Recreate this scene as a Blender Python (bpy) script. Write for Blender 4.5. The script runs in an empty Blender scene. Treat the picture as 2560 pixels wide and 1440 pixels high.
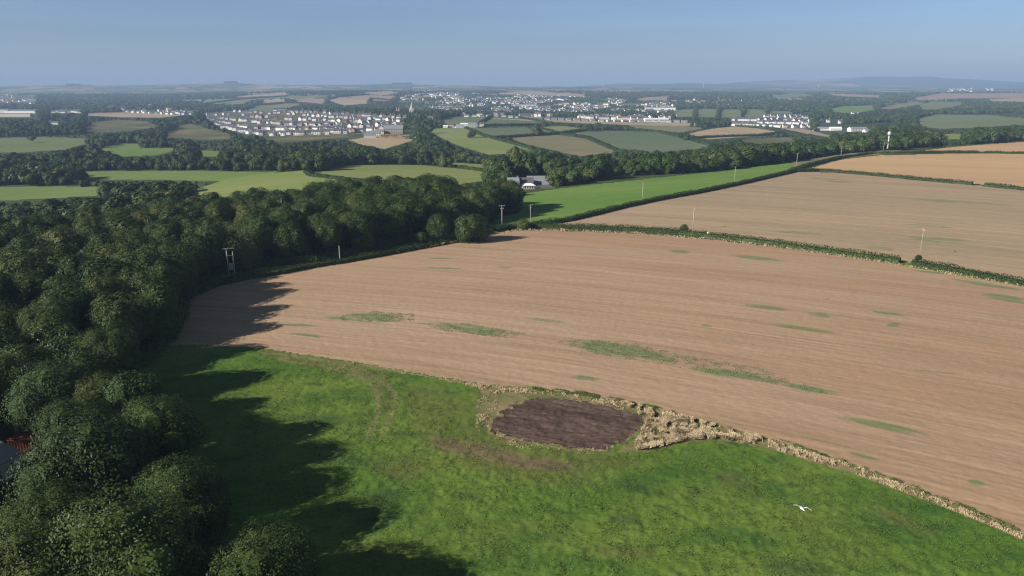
import bpy, math, random
import numpy as np
rng = np.random.default_rng(11)
random.seed(5)
C = bpy.context.scene.collection
SC = bpy.context.scene

# ------------------------------------------------------------------ camera, sky, sun, exposure
CZ = 57.0
YE = 222.0                                   # row of the photograph (2560x1440) at eye level
F = 1828.0
P = math.atan((720 - YE) / F)
cam = bpy.data.cameras.new("camera"); camo = bpy.data.objects.new("camera", cam); C.objects.link(camo)
camo.location = (0, 0, CZ); camo.rotation_euler = (math.pi / 2 - P, 0, 0)
cam.sensor_width = 36; cam.lens = F / 2560 * 36; cam.clip_start = 1; cam.clip_end = 60000
SC.camera = camo
SUN_EL, SHADOW_DIR = 27.0, 24.0              # degrees; direction the shadows fall, from +x towards +y
w = bpy.data.worlds.new("World"); SC.world = w; w.use_nodes = True
N = w.node_tree.nodes; L = w.node_tree.links
bg = N["Background"]
sky = N.new("ShaderNodeTexSky"); sky.sky_type = 'NISHITA'; sky.sun_disc = False
sky.sun_elevation = math.radians(SUN_EL)
sky.sun_rotation = math.radians(math.degrees(math.atan2(-math.cos(math.radians(SHADOW_DIR)), -math.sin(math.radians(SHADOW_DIR)))))
sky.air_density = 1.0; sky.dust_density = 0.3; sky.ozone_density = 3.0; sky.altitude = 100
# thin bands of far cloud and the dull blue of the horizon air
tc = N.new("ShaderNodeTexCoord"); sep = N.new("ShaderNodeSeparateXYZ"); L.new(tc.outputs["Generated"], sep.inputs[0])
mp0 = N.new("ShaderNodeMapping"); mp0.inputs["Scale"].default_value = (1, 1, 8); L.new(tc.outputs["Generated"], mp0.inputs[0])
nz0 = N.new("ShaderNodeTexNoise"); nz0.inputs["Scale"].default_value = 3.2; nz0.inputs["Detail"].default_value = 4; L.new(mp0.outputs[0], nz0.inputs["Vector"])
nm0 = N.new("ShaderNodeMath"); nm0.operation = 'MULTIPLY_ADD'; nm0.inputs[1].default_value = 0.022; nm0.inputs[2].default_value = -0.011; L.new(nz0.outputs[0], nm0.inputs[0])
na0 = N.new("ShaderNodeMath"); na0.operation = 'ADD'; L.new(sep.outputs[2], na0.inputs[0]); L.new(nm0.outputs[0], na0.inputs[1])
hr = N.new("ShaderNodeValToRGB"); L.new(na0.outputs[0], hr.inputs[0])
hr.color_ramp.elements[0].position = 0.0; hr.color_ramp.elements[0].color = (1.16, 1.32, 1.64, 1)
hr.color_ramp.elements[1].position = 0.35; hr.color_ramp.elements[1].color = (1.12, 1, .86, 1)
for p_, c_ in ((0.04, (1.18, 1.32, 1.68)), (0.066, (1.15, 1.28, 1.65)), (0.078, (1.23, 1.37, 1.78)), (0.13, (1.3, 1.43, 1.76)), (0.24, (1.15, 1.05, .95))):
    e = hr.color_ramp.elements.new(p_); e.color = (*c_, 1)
mp = N.new("ShaderNodeMapping"); mp.inputs["Scale"].default_value = (1.5, 1.5, 26); L.new(tc.outputs["Generated"], mp.inputs[0])
nz = N.new("ShaderNodeTexNoise"); nz.inputs["Scale"].default_value = 2.0; nz.inputs["Detail"].default_value = 5; L.new(mp.outputs[0], nz.inputs["Vector"])
nr = N.new("ShaderNodeMapRange"); nr.inputs[1].default_value = 0.3; nr.inputs[2].default_value = 0.75; nr.inputs[3].default_value = 0.96; nr.inputs[4].default_value = 1.06
L.new(nz.outputs[0], nr.inputs[0])
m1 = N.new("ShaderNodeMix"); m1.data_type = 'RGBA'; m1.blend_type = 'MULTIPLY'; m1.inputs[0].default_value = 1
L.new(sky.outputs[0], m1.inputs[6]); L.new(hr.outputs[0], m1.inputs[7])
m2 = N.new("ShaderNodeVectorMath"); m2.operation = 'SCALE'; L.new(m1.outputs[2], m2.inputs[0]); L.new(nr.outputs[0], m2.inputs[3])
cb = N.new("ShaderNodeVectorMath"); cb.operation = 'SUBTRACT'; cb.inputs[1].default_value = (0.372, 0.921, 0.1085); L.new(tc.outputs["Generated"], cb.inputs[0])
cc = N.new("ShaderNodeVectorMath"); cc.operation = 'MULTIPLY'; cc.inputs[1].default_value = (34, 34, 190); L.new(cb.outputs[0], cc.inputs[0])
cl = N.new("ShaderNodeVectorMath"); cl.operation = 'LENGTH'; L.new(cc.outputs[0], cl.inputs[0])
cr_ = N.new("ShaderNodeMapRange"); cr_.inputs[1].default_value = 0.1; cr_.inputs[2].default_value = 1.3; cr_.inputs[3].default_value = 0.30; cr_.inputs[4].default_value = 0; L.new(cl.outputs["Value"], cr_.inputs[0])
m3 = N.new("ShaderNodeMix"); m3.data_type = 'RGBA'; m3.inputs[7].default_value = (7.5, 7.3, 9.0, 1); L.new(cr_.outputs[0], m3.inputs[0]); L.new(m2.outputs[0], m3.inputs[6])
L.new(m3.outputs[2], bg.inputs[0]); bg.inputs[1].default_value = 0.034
sl = bpy.data.lights.new("sun", 'SUN'); sl.energy = 4.9; sl.angle = math.radians(0.53); sl.color = (1.0, 0.95, 0.87)
so = bpy.data.objects.new("sun", sl); C.objects.link(so)
from mathutils import Vector, Matrix
_e, _a = math.radians(SUN_EL), math.radians(SHADOW_DIR)
so.rotation_euler = Vector((math.cos(_e) * math.cos(_a), math.cos(_e) * math.sin(_a), -math.sin(_e))).to_track_quat('-Z', 'Y').to_euler()
vs = SC.view_settings; vs.view_transform = 'Standard'; vs.look = 'None'; vs.gamma = 1; vs.exposure = 0.72
SC.cycles.volume_bounces = 0; SC.cycles.max_bounces = 5; SC.cycles.diffuse_bounces = 2; SC.cycles.use_denoising = True; SC.cycles.denoiser = 'OPENIMAGEDENOISE'; SC.cycles.denoising_prefilter = 'NONE'; SC.cycles.denoising_input_passes = 'RGB_ALBEDO_NORMAL'; SC.cycles.filter_width = 1.15; SC.cycles.sample_clamp_indirect = 4

# ------------------------------------------------------------------ small helpers
def tag(o, label, cat=None, group=None, kind=None):
    o["label"] = label
    if cat: o["category"] = cat
    if group: o["group"] = group
    if kind: o["kind"] = kind
    return o

def mesh_np(name, v, faces_flat, loop_tot, mats, midx=None, smooth=False):
    me = bpy.data.meshes.new(name)
    v = np.asarray(v, np.float32); lt = np.asarray(loop_tot, np.int32)
    me.vertices.add(len(v)); me.vertices.foreach_set("co", v.ravel())
    me.loops.add(len(faces_flat)); me.loops.foreach_set("vertex_index", np.asarray(faces_flat, np.int32))
    me.polygons.add(len(lt)); st = np.zeros(len(lt), np.int32); st[1:] = np.cumsum(lt)[:-1]
    me.polygons.foreach_set("loop_start", st); me.polygons.foreach_set("loop_total", lt)
    for m in (mats if isinstance(mats, (list, tuple)) else [mats]): me.materials.append(m)
    if midx is not None: me.polygons.foreach_set("material_index", np.asarray(midx, np.int32))
    me.polygons.foreach_set("use_smooth", np.full(len(lt), smooth))
    me.update(calc_edges=True); me.validate()
    return me

def obj(name, me, parent=None, loc=None):
    o = bpy.data.objects.new(name, me); C.objects.link(o)
    if parent: o.parent = parent
    if loc is not None: o.location = loc
    return o

def empty(name, loc, rz=0.0):
    o = bpy.data.objects.new(name, None); C.objects.link(o); o.location = loc; o.rotation_euler = (0, 0, rz)
    o.empty_display_size = 0.5
    return o

class MB:
    def __init__(s): s.v = []; s.f = []; s.m = []
    def add(s, v, f, m=0):
        n = len(s.v); s.v += [tuple(p) for p in v]; s.f += [tuple(i + n for i in q) for q in f]; s.m += [m] * len(f)
    def box(s, c, d, rz=0.0, m=0):
        cx, cy, cz = c; x, y, z = d[0] / 2, d[1] / 2, d[2] / 2; co, si = math.cos(rz), math.sin(rz)
        v = []
        for k in (-z, z):
            for a, b in ((-x, -y), (x, -y), (x, y), (-x, y)): v.append((cx + a * co - b * si, cy + a * si + b * co, cz + k))
        s.add(v, [(3, 2, 1, 0), (4, 5, 6, 7), (0, 1, 5, 4), (1, 2, 6, 5), (2, 3, 7, 6), (3, 0, 4, 7)], m)
    def tube(s, pts, rad, n=8, m=0, cap=True):
        pts = [Vector(p) for p in pts]; rings = []
        for i, p in enumerate(pts):
            d = (pts[min(i + 1, len(pts) - 1)] - pts[max(i - 1, 0)]).normalized()
            a = d.orthogonal().normalized() if abs(d.z) < .99 else Vector((1, 0, 0)); b = d.cross(a)
            r = rad[i] if hasattr(rad, '__len__') else rad
            rings.append([p + (a * math.cos(t) + b * math.sin(t)) * r for t in [2 * math.pi * k / n for k in range(n)]])
        v = [q for r in rings for q in r]; f = []
        for i in range(len(pts) - 1):
            for k in range(n): f.append((i * n + k, i * n + (k + 1) % n, (i + 1) * n + (k + 1) % n, (i + 1) * n + k))
        if cap: f.append(tuple(range(n))[::-1]); f.append(tuple((len(pts) - 1) * n + k for k in range(n)))
        s.add(v, f, m)
    def lathe(s, prof, c=(0, 0, 0), n=16, m=0):
        v = []; f = []
        for r, z in prof:
            for k in range(n): v.append((c[0] + r * math.cos(2 * math.pi * k / n), c[1] + r * math.sin(2 * math.pi * k / n), c[2] + z))
        for i in range(len(prof) - 1):
            for k in range(n): f.append((i * n + k, i * n + (k + 1) % n, (i + 1) * n + (k + 1) % n, (i + 1) * n + k))
        f.append(tuple(range(n))[::-1]); f.append(tuple((len(prof) - 1) * n + k for k in range(n)))
        s.add(v, f, m)
    def mesh(s, name, mats, smooth=False):
        ff = [i for q in s.f for i in q]
        return mesh_np(name, np.array(s.v).reshape(-1, 3), ff, [len(q) for q in s.f], mats, s.m, smooth)
    def build(s, name, mats, parent=None, smooth=False): return obj(name, s.mesh(name, mats, smooth), parent)

def vnoise(x, y, seed=0):                    # smooth value noise in 0..1
    x = np.asarray(x, float); y = np.asarray(y, float)
    xi = np.floor(x).astype(np.int64); yi = np.floor(y).astype(np.int64); fx = x - xi; fy = y - yi
    fx = fx * fx * (3 - 2 * fx); fy = fy * fy * (3 - 2 * fy)
    def h(a, b):
        n = (a * 374761393 + b * 668265263 + seed * 974634777) & 0xffffffff
        n = ((n ^ (n >> 13)) * 1274126177) & 0xffffffff
        return ((n ^ (n >> 16)) & 0xffff) / 65535.0
    return (h(xi, yi) * (1 - fx) + h(xi + 1, yi) * fx) * (1 - fy) + (h(xi, yi + 1) * (1 - fx) + h(xi + 1, yi + 1) * fx) * fy

def fbm(x, y, seed=0, oct=4):
    s = 0; a = .5; t = 0
    for i in range(oct): s = s + a * vnoise(x * 2 ** i, y * 2 ** i, seed + i); t += a; a *= .5
    return s / t

# ------------------------------------------------------------------ terrain: heights from (u = X/Y, Y)
def slope_of(y):
    return -math.tan(P - math.atan((720 - y) / F))
def u_of(px): return (px - 1280) / F * math.cos(P)
def zrow(Y, y): return CZ + Y * slope_of(y)
COLS = {  # photo column: [(distance, height) or (distance, 'y', row seen there)]
 -300: [(60, 0), (240, 0), (330, -12), (450, -20), (560, 'y', 490), (640, 'y', 463), (1000, 'y', 380), (1330, 'y', 346), (1900, 'y', 303), (2500, 'y', 287), (4000, 'y', 257), (5500, 'y', 238), (7500, 'y', 226), (9500, 'y', 214), (10800, 'y', 222), (14000, 'y', 226), (16500, 'y', 228)],
 0: [(60, 0), (255, 0), (330, -10), (450, -20), (560, 'y', 490), (620, 'y', 465), (1000, 'y', 380), (1330, 'y', 345), (1900, 'y', 302), (2500, 'y', 286), (4000, 'y', 256), (5500, 'y', 238), (7500, 'y', 226), (9500, 'y', 214), (10800, 'y', 222), (14000, 'y', 226), (16500, 'y', 228)],
 400: [(60, 0), (290, 0), (380, -10), (500, -17), (620, 'y', 455), (730, 'y', 425), (924, 'y', 392), (1130, 'y', 361), (1500, 'y', 331), (1900, 'y', 305), (2500, 'y', 286), (4000, 'y', 256), (5500, 'y', 238), (7500, 'y', 225), (9500, 'y', 212), (10800, 'y', 222), (14000, 'y', 226), (16500, 'y', 228)],
 800: [(60, 0), (340, 0), (400, -4), (455, 'y', 480), (540, 'y', 441), (620, 'y', 413), (700, -13), (820, -20), (1250, 'y', 345), (1350, 'y', 331), (1900, 'y', 288), (2400, 'y', 278), (3200, 'y', 270), (4600, 'y', 234), (5600, 'y', 228), (7500, 'y', 222), (9500, 'y', 212), (10800, 'y', 222), (14000, 'y', 226), (16500, 'y', 228)],
 1200: [(60, 0), (385, 0), (430, -3), (480, 'y', 468), (540, 'y', 444), (620, 'y', 419), (690, -14), (820, -22), (950, 'y', 386), (1400, 'y', 321), (1750, 'y', 292), (1950, -12), (2300, 'y', 289), (3000, 'y', 271), (4500, 'y', 240), (6000, 'y', 228), (9500, 'y', 214), (10800, 'y', 221), (14000, 'y', 224), (16500, 'y', 226)],
 1600: [(60, 0), (500, 0), (560, -5), (700, -13), (950, 'y', 387), (1030, 'y', 376), (1500, 'y', 327), (1620, 'y', 319), (1900, 'y', 303), (2300, 'y', 292), (3000, 'y', 272), (4500, 'y', 241), (6500, 'y', 227), (9000, 'y', 218), (10500, 'y', 221), (14000, 'y', 206), (16500, 'y', 226)],
 2000: [(60, 0), (610, 0), (700, -8), (1000, -22), (1300, 'y', 346), (1450, 'y', 334), (1700, 'y', 316), (1950, 'y', 300), (2500, 'y', 281), (4000, 'y', 250), (6000, 'y', 232), (9000, 'y', 220), (10500, 'y', 222), (14000, 'y', 202), (16500, 'y', 222)],
 2250: [(60, 0), (760, 0), (860, -5), (1100, -14), (1400, 'y', 330), (2000, 'y', 298), (2800, 'y', 272), (4200, 'y', 246), (6000, 'y', 232), (9000, 'y', 220), (10500, 'y', 222), (14000, 'y', 195), (16500, 'y', 222)],
 2560: [(60, 0), (860, 0), (940, -4), (1100, -8), (1400, 'y', 322), (2000, 'y', 294), (3200, 'y', 262), (4200, 'y', 241), (6000, 'y', 230), (9000, 'y', 221), (10500, 'y', 222), (14000, 'y', 205), (16500, 'y', 222)],
 2900: [(60, 0), (950, 0), (1050, -4), (1400, 'y', 323), (2000, 'y', 294), (3200, 'y', 262), (4200, 'y', 241), (6000, 'y', 230), (9000, 'y', 221), (10500, 'y', 222), (14000, 'y', 208), (16500, 'y', 222)]}
NL, NU = 900, 381
LY = np.linspace(math.log(50), math.log(17000), NL); UU = np.linspace(-1.0, 1.0, NU)
cu = []; cz = []
for px, pts in COLS.items():
    cu.append(u_of(px))
    cz.append(np.interp(LY, [math.log(p[0]) for p in pts], [p[1] if len(p) == 2 else zrow(p[0], p[2]) for p in pts]))
cu = np.array(cu); cz = np.array(cz)
k = np.exp(-0.5 * (np.arange(-24, 25) / 5.0) ** 2); k /= k.sum()
cz = np.array([np.convolve(np.pad(r, 24, mode='edge'), k, mode='valid') for r in cz])
TAB = np.array([np.interp(UU, cu, cz[:, j]) for j in range(NL)]).T        # NU x NL
k2 = np.exp(-0.5 * (np.arange(-14, 15) / 5.0) ** 2); k2 /= k2.sum()
TAB = np.array([np.convolve(np.pad(TAB[:, j], 14, mode='edge'), k2, mode='valid') for j in range(NL)]).T
# skyline bumps: farther ridge at 9.5 km on the left, blue hills at 14 km on the right
def ridge(Yc, wd, prof, base):
    d = np.interp(UU, [u_of(p[0]) for p in prof], [(base - p[1]) / F * Yc for p in prof])
    g = np.exp(-0.5 * ((np.exp(LY) - Yc) / wd) ** 2)
    return d[:, None] * g[None, :]
TAB += ridge(9500, 450, [(-300, 214), (0, 214.5), (60, 213.5), (150, 213), (200, 211.5), (240, 214), (330, 213.5), (450, 211), (560, 209.5), (590, 208.5), (640, 212), (760, 213), (900, 212.5), (1000, 210), (1050, 211.5), (1120, 213), (1300, 215), (1400, 214)], 214)
TAB += ridge(14000, 700, [(1240, 205), (1350, 212), (1440, 208), (1500, 206.5), (1560, 205), (1610, 208), (1660, 209), (1720, 206.5), (1800, 211), (1850, 206), (1900, 204), (1960, 202), (2020, 203), (2080, 201), (2130, 199), (2160, 197.5), (2210, 198.5), (2260, 200), (2320, 198), (2370, 201), (2420, 201), (2480, 203), (2560, 205), (2800, 206)], 206)
def H(x, y):
    x = np.asarray(x, float); y = np.asarray(y, float)
    yy = np.clip(y, 50, 16900); u = np.clip(x / yy, -1, 1)
    a = (u + 1) / 2 * (NU - 1); b = (np.log(yy) - LY[0]) / (LY[-1] - LY[0]) * (NL - 1)
    i = np.clip(a.astype(int), 0, NU - 2); j = np.clip(b.astype(int), 0, NL - 2); fa = a - i; fb = b - j
    z = (TAB[i, j] * (1 - fa) + TAB[i + 1, j] * fa) * (1 - fb) + (TAB[i, j + 1] * (1 - fa) + TAB[i + 1, j + 1] * fa) * fb
    amp = np.interp(yy, [50, 200, 700, 2500, 8000], [0, .5, .8, 5, 12]); per = np.interp(yy, [200, 3000, 8000], [90, 320, 600])
    return z + amp * (fbm(x / 110 + 7, y / 110, 3, 2) - .5) * (yy < 1500) + amp * (fbm(x / 420 + 7, y / 420, 9, 3) - .5) * (yy >= 1500) * np.clip((yy - 1500) / 800, 0, 1)

YS = np.exp(np.linspace(math.log(40), math.log(16500), 2600))
def P2W(px, py, dz=0.0, ymin=0, ymax=1e9):
    """where the sight line of a photo pixel first meets the land (raised by dz)"""
    a = (px - 1280) / F; b = (720 - py) / F
    den = math.cos(P) + b * math.sin(P); u = a / den; s = (-math.sin(P) + b * math.cos(P)) / den
    Ys = YS[(YS >= ymin) & (YS <= ymax)]
    d = CZ + s * Ys - H(u * Ys, Ys) - dz
    w_ = np.nonzero(d <= 0)[0]
    if len(w_) == 0: Y = min(ymax, 15500.0) if ymax < 1e8 else 9500.0; Y = Ys[np.argmin(d)]
    elif w_[0] == 0: Y = Ys[0]
    else:
        i = w_[0]; Y = Ys[i - 1] + (Ys[i] - Ys[i - 1]) * d[i - 1] / (d[i - 1] - d[i] + 1e-9)
    return u * Y, Y
def W2P(x, y, z):
    dx, dy, dz = x, y, z - CZ
    fwd = dy * math.cos(P) - dz * math.sin(P); up = dy * math.sin(P) + dz * math.cos(P)
    return 1280 + F * dx / fwd, 720 - F * up / fwd
def dens(poly, step=14, close=True):
    out = []; n = len(poly)
    for i in range(n if close else n - 1):
        a = poly[i]; b = poly[(i + 1) % n]; m = max(1, int(math.hypot(b[0] - a[0], b[1] - a[1]) / step))
        for t in range(m): out.append((a[0] + (b[0] - a[0]) * t / m, a[1] + (b[1] - a[1]) * t / m))
    if not close: out.append(tuple(poly[-1]))
    return out
def wpoly(poly, **k): return [P2W(x, y, **k) for x, y in dens(poly)]
def pip(x, y, poly):
    px = np.array([p[0] for p in poly]); py = np.array([p[1] for p in poly])
    ins = np.zeros(x.shape, bool)
    sel = (x >= px.min()) & (x <= px.max()) & (y >= py.min()) & (y <= py.max())
    if not sel.any(): return ins
    X = x[sel]; Y = y[sel]; r = np.zeros(X.shape, bool); j = len(px) - 1
    for i in range(len(px)):
        c = ((py[i] > Y) != (py[j] > Y)) & (X < (px[j] - px[i]) * (Y - py[i]) / (py[j] - py[i] + 1e-12) + px[i]); r ^= c; j = i
    ins[sel] = r
    return ins

# ------------------------------------------------------------------ materials
def nm(name):
    m = bpy.data.materials.new(name); m.use_nodes = True
    b = m.node_tree.nodes["Principled BSDF"]; b.inputs["Specular IOR Level"].default_value = .2
    return m, m.node_tree.nodes, m.node_tree.links, b
def plain(name, col, rough=.8, var=.12, scale=1.5, metal=0):
    m, n, l, b = nm(name); b.inputs["Roughness"].default_value = rough; b.inputs["Metallic"].default_value = metal
    t = n.new("ShaderNodeTexCoord"); z = n.new("ShaderNodeTexNoise"); z.inputs["Scale"].default_value = scale; z.inputs["Detail"].default_value = 4
    l.new(t.outputs["Object"], z.inputs["Vector"])
    x = n.new("ShaderNodeMix"); x.data_type = 'RGBA'; x.inputs[6].default_value = (*[c * (1 - var) for c in col], 1); x.inputs[7].default_value = (*[min(1, c * (1 + var)) for c in col], 1)
    l.new(z.outputs[0], x.inputs[0]); l.new(x.outputs[2], b.inputs["Base Color"])
    return m
def noise(n, l, src, scale, det=4, rot=0.0, sx=1.0, sy=1.0, off=0.0, rough=.55):
    mp = n.new("ShaderNodeMapping"); mp.vector_type = 'TEXTURE' if False else 'POINT'
    mp.inputs["Location"].default_value = (off, off * .7, 0)
    # rotate first, then stretch: two mapping nodes
    mp.inputs["Rotation"].default_value = (0, 0, -rot); l.new(src, mp.inputs[0])
    mq = n.new("ShaderNodeMapping"); mq.inputs["Scale"].default_value = (sx, sy, 1); l.new(mp.outputs[0], mq.inputs[0])
    z = n.new("ShaderNodeTexNoise"); z.inputs["Scale"].default_value = scale; z.inputs["Detail"].default_value = det; z.inputs["Roughness"].default_value = rough
    l.new(mq.outputs[0], z.inputs["Vector"]); return z.outputs[0]
def rng_(n, l, src, a, b, c=0.0, d=1.0):
    r = n.new("ShaderNodeMapRange"); r.inputs[1].default_value = a; r.inputs[2].default_value = b; r.inputs[3].default_value = c; r.inputs[4].default_value = d
    l.new(src, r.inputs[0]); return r.outputs[0]
def mix(n, l, fac, a, b, blend='MIX'):
    x = n.new("ShaderNodeMix"); x.data_type = 'RGBA'; x.blend_type = blend
    for s, v in ((0, fac), (6, a), (7, b)):
        if hasattr(v, 'is_output'): l.new(v, x.inputs[s])
        elif s == 0: x.inputs[0].default_value = v
        else: x.inputs[s].default_value = (*v, 1)
    return x.outputs[2]
def mathn(n, l, op, a, b):
    x = n.new("ShaderNodeMath"); x.operation = op
    for i, v in enumerate((a, b)):
        if hasattr(v, 'is_output'): l.new(v, x.inputs[i])
        else: x.inputs[i].default_value = v
    return x.outputs[0]
def attr(n, name):
    a = n.new("ShaderNodeAttribute"); a.attribute_name = name; return a.outputs["Fac"]
def row_coords(n, l):
    """position measured along and across the curved drill rows: arcs about a far point"""
    g = n.new("ShaderNodeNewGeometry").outputs["Position"]; s = n.new("ShaderNodeVectorMath"); s.operation = 'SUBTRACT'; s.inputs[1].default_value = (-166, -272, 0); l.new(g, s.inputs[0])
    p = n.new("ShaderNodeSeparateXYZ"); l.new(s.outputs[0], p.inputs[0]); at = mathn(n, l, 'ARCTAN2', p.outputs[0], p.outputs[1])
    cx_ = n.new("ShaderNodeCombineXYZ"); l.new(p.outputs[0], cx_.inputs[0]); l.new(p.outputs[1], cx_.inputs[1]); ln = n.new("ShaderNodeVectorMath"); ln.operation = 'LENGTH'; l.new(cx_.outputs[0], ln.inputs[0])
    o = n.new("ShaderNodeCombineXYZ"); l.new(mathn(n, l, 'MULTIPLY', at, 480.0), o.inputs[0]); l.new(ln.outputs["Value"], o.inputs[1]); return o.outputs[0], ln.outputs["Value"]
def field_mat(name, c1, c2, size=60, rot=-26, stretch=5, fine=1.2, weed=None, contrast=.16):
    """ground with patches drawn out along the drill rows"""
    m, n, l, b = nm(name); b.inputs["Roughness"].default_value = .95; b.inputs["Specular IOR Level"].default_value = .05
    g = n.new("ShaderNodeNewGeometry").outputs["Position"]; r = math.radians(rot)
    if weed: g, acr = row_coords(n, l); r = 0.0
    big = rng_(n, l, noise(n, l, g, 1 / size, 5, r, 1 / stretch, 1), .36, .64)
    col = mix(n, l, big, c1, c2)
    med = noise(n, l, g, 1 / (size * .12), 5, r, 1 / (stretch * 2.2), 1, 31)
    fi = noise(n, l, g, 1 / fine, 4, r, .45, 1, 77, .7)
    s = mathn(n, l, 'MULTIPLY', rng_(n, l, med, .3, .7, 1 - contrast, 1 + contrast), rng_(n, l, fi, .25, .75, 1 - contrast * 1.2, 1 + contrast * 1.2))
    if weed:
        s = mathn(n, l, 'MULTIPLY', s, rng_(n, l, noise(n, l, g, 1.0, 3, 0, .03, 1, 301, .6), .3, .7, .86, 1.13))
        s = mathn(n, l, 'MULTIPLY', s, rng_(n, l, noise(n, l, g, .22, 6, 0, .16, 1, 411, .75), .58, .72, 1.0, .84))
        tr = mathn(n, l, 'ABSOLUTE', mathn(n, l, 'SUBTRACT', mathn(n, l, 'PINGPONG', acr, 13.0), 1.3), 0); s = mathn(n, l, 'MULTIPLY', s, rng_(n, l, tr, .15, .7, .90, 1.0))
        wn = rng_(n, l, mathn(n, l, 'ADD', attr(n, "weed"), mathn(n, l, 'MULTIPLY', mathn(n, l, 'SUBTRACT', noise(n, l, g, .45, 7, r, .16, 1, 5, .75), .5), 2.6)), .5, 1.0)
        thin_ = rng_(n, l, noise(n, l, g, .09, 7, r, .12, 1, 205, .72), .60, .74, 0, .5); wn = mathn(n, l, 'MAXIMUM', wn, thin_)
        col = mix(n, l, mathn(n, l, 'MULTIPLY', wn, .8), col, weed)
    v = n.new("ShaderNodeVectorMath"); v.operation = 'SCALE'; l.new(col, v.inputs[0]); l.new(s, v.inputs[3])
    l.new(v.outputs[0], b.inputs["Base Color"])
    return m
STUB = field_mat("stubble_soil", (.352, .228, .138), (.386, .268, .174), 34, -26, 6, .8, (.125, .185, .07), .10)
STUB2 = field_mat("stubble_soil_far", (.374, .270, .172), (.322, .242, .156), 55, -24, 6, 1.5, (.12, .19, .07), .12)
GOLD = field_mat("ripe_stubble", (.50, .335, .17), (.43, .28, .16), 60, -24, 7, 3, None, .07)
BRIGHT = field_mat("bright_grass", (.115, .205, .040), (.150, .220, .056), 40, 30, 4, 2, None, .10)
HILLG = field_mat("hill_grass", (.165, .21, .060), (.205, .22, .080), 60, 10, 3, 3, None, .08)
LOWG = field_mat("low_pasture", (.115, .185, .045), (.155, .20, .062), 70, 0, 3, 4, None, .08)
OLIVE = field_mat("grazed_pasture", (.13, .165, .06), (.165, .175, .085), 90, 10, 3, 5, None, .08)
GREYG = field_mat("grey_green_crop", (.105, .145, .07), (.135, .155, .085), 90, 10, 4, 5, None, .08)
BROWNF = field_mat("browned_pasture", (.22, .18, .10), (.17, .165, .085), 80, -10, 3, 5, None, .1)
TANF = field_mat("pale_stubble", (.38, .29, .19), (.32, .235, .15), 120, 0, 4, 8, None, .08)
PINKF = field_mat("bare_field", (.33, .235, .175), (.28, .195, .14), 120, 0, 4, 8, None, .08)
EARTH = field_mat("bare_earth", (.42, .30, .19), (.30, .24, .14), 30, 0, 2, 5, None, .15)
MOOR = field_mat("rough_moor", (.19, .15, .075), (.065, .085, .035), 45, 0, 2, 6, None, .2)
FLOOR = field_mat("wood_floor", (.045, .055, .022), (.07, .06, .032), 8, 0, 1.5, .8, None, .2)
SCRUB = field_mat("scrub_ground", (.04, .062, .024), (.07, .085, .036), 60, 0, 1.5, 7, None, .3)
VERGE = field_mat("dry_verge", (.27, .205, .11), (.115, .13, .045), 4, -38, 2.5, .4, None, .2)
SOIL = field_mat("dug_soil", (.072, .047, .038), (.115, .078, .062), 4, -14, 6, .45, None, .34)
YARD = field_mat("estate_ground", (.16, .15, .14), (.07, .085, .045), 25, 0, 1.5, 6, None, .2)

def meadow_mat():
    m, n, l, b = nm("meadow_grass"); b.inputs["Roughness"].default_value = .9; b.inputs["Specular IOR Level"].default_value = .08
    g = n.new("ShaderNodeNewGeometry").outputs["Position"]
    c = mix(n, l, rng_(n, l, noise(n, l, g, .055, 5, .3, .5, 1), .4, .62), (.080, .143, .022), (.125, .176, .032))
    c = mix(n, l, rng_(n, l, noise(n, l, g, .12, 6, .2, .5, 1, 40, .65), .5, .68, 0, .75), c, (.030, .085, .020))
    c = mix(n, l, rng_(n, l, noise(n, l, g, .09, 6, -.3, .6, 1, 90, .6), .58, .72, 0, .6), c, (.105, .115, .028))
    c = mix(n, l, rng_(n, l, noise(n, l, g, .8, 6, .1, .5, 1, 15, .7), .54, .7, 0, .65), c, (.030, .062, .014))
    c = mix(n, l, rng_(n, l, noise(n, l, g, 1.1, 4, .1, .6, 1, 66, .7), .60, .72, 0, .5), c, (.13, .185, .04))
    nn = mathn(n, l, 'MULTIPLY', mathn(n, l, 'SUBTRACT', noise(n, l, g, .6, 6, .2, .5, 1, 8, .7), .5), 1.3)
    olive = rng_(n, l, mathn(n, l, 'ADD', attr(n, "olive"), nn), .3, .9)
    c = mix(n, l, mathn(n, l, 'MULTIPLY', olive, .5), c, (.115, .112, .036))
    tk = rng_(n, l, mathn(n, l, 'ADD', attr(n, "track"), nn), .4, 1.1)
    c = mix(n, l, mathn(n, l, 'MULTIPLY', tk, .7), c, (.205, .170, .085))
    bare = rng_(n, l, mathn(n, l, 'ADD', attr(n, "bare"), nn), .35, .95)
    c = mix(n, l, mathn(n, l, 'MULTIPLY', bare, .8), c, (.15, .105, .065))
    dark = rng_(n, l, mathn(n, l, 'ADD', attr(n, "rank"), nn), .4, .95)
    c = mix(n, l, mathn(n, l, 'MULTIPLY', dark, .55), c, (.035, .062, .024))
    f = noise(n, l, g, 3.2, 4, .1, .7, 1, 3, .75)
    v = n.new("ShaderNodeVectorMath"); v.operation = 'SCALE'; l.new(c, v.inputs[0]); l.new(rng_(n, l, f, .25, .75, .66, 1.38), v.inputs[3])
    l.new(v.outputs[0], b.inputs["Base Color"])
    return m
MEADOW = meadow_mat()

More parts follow.
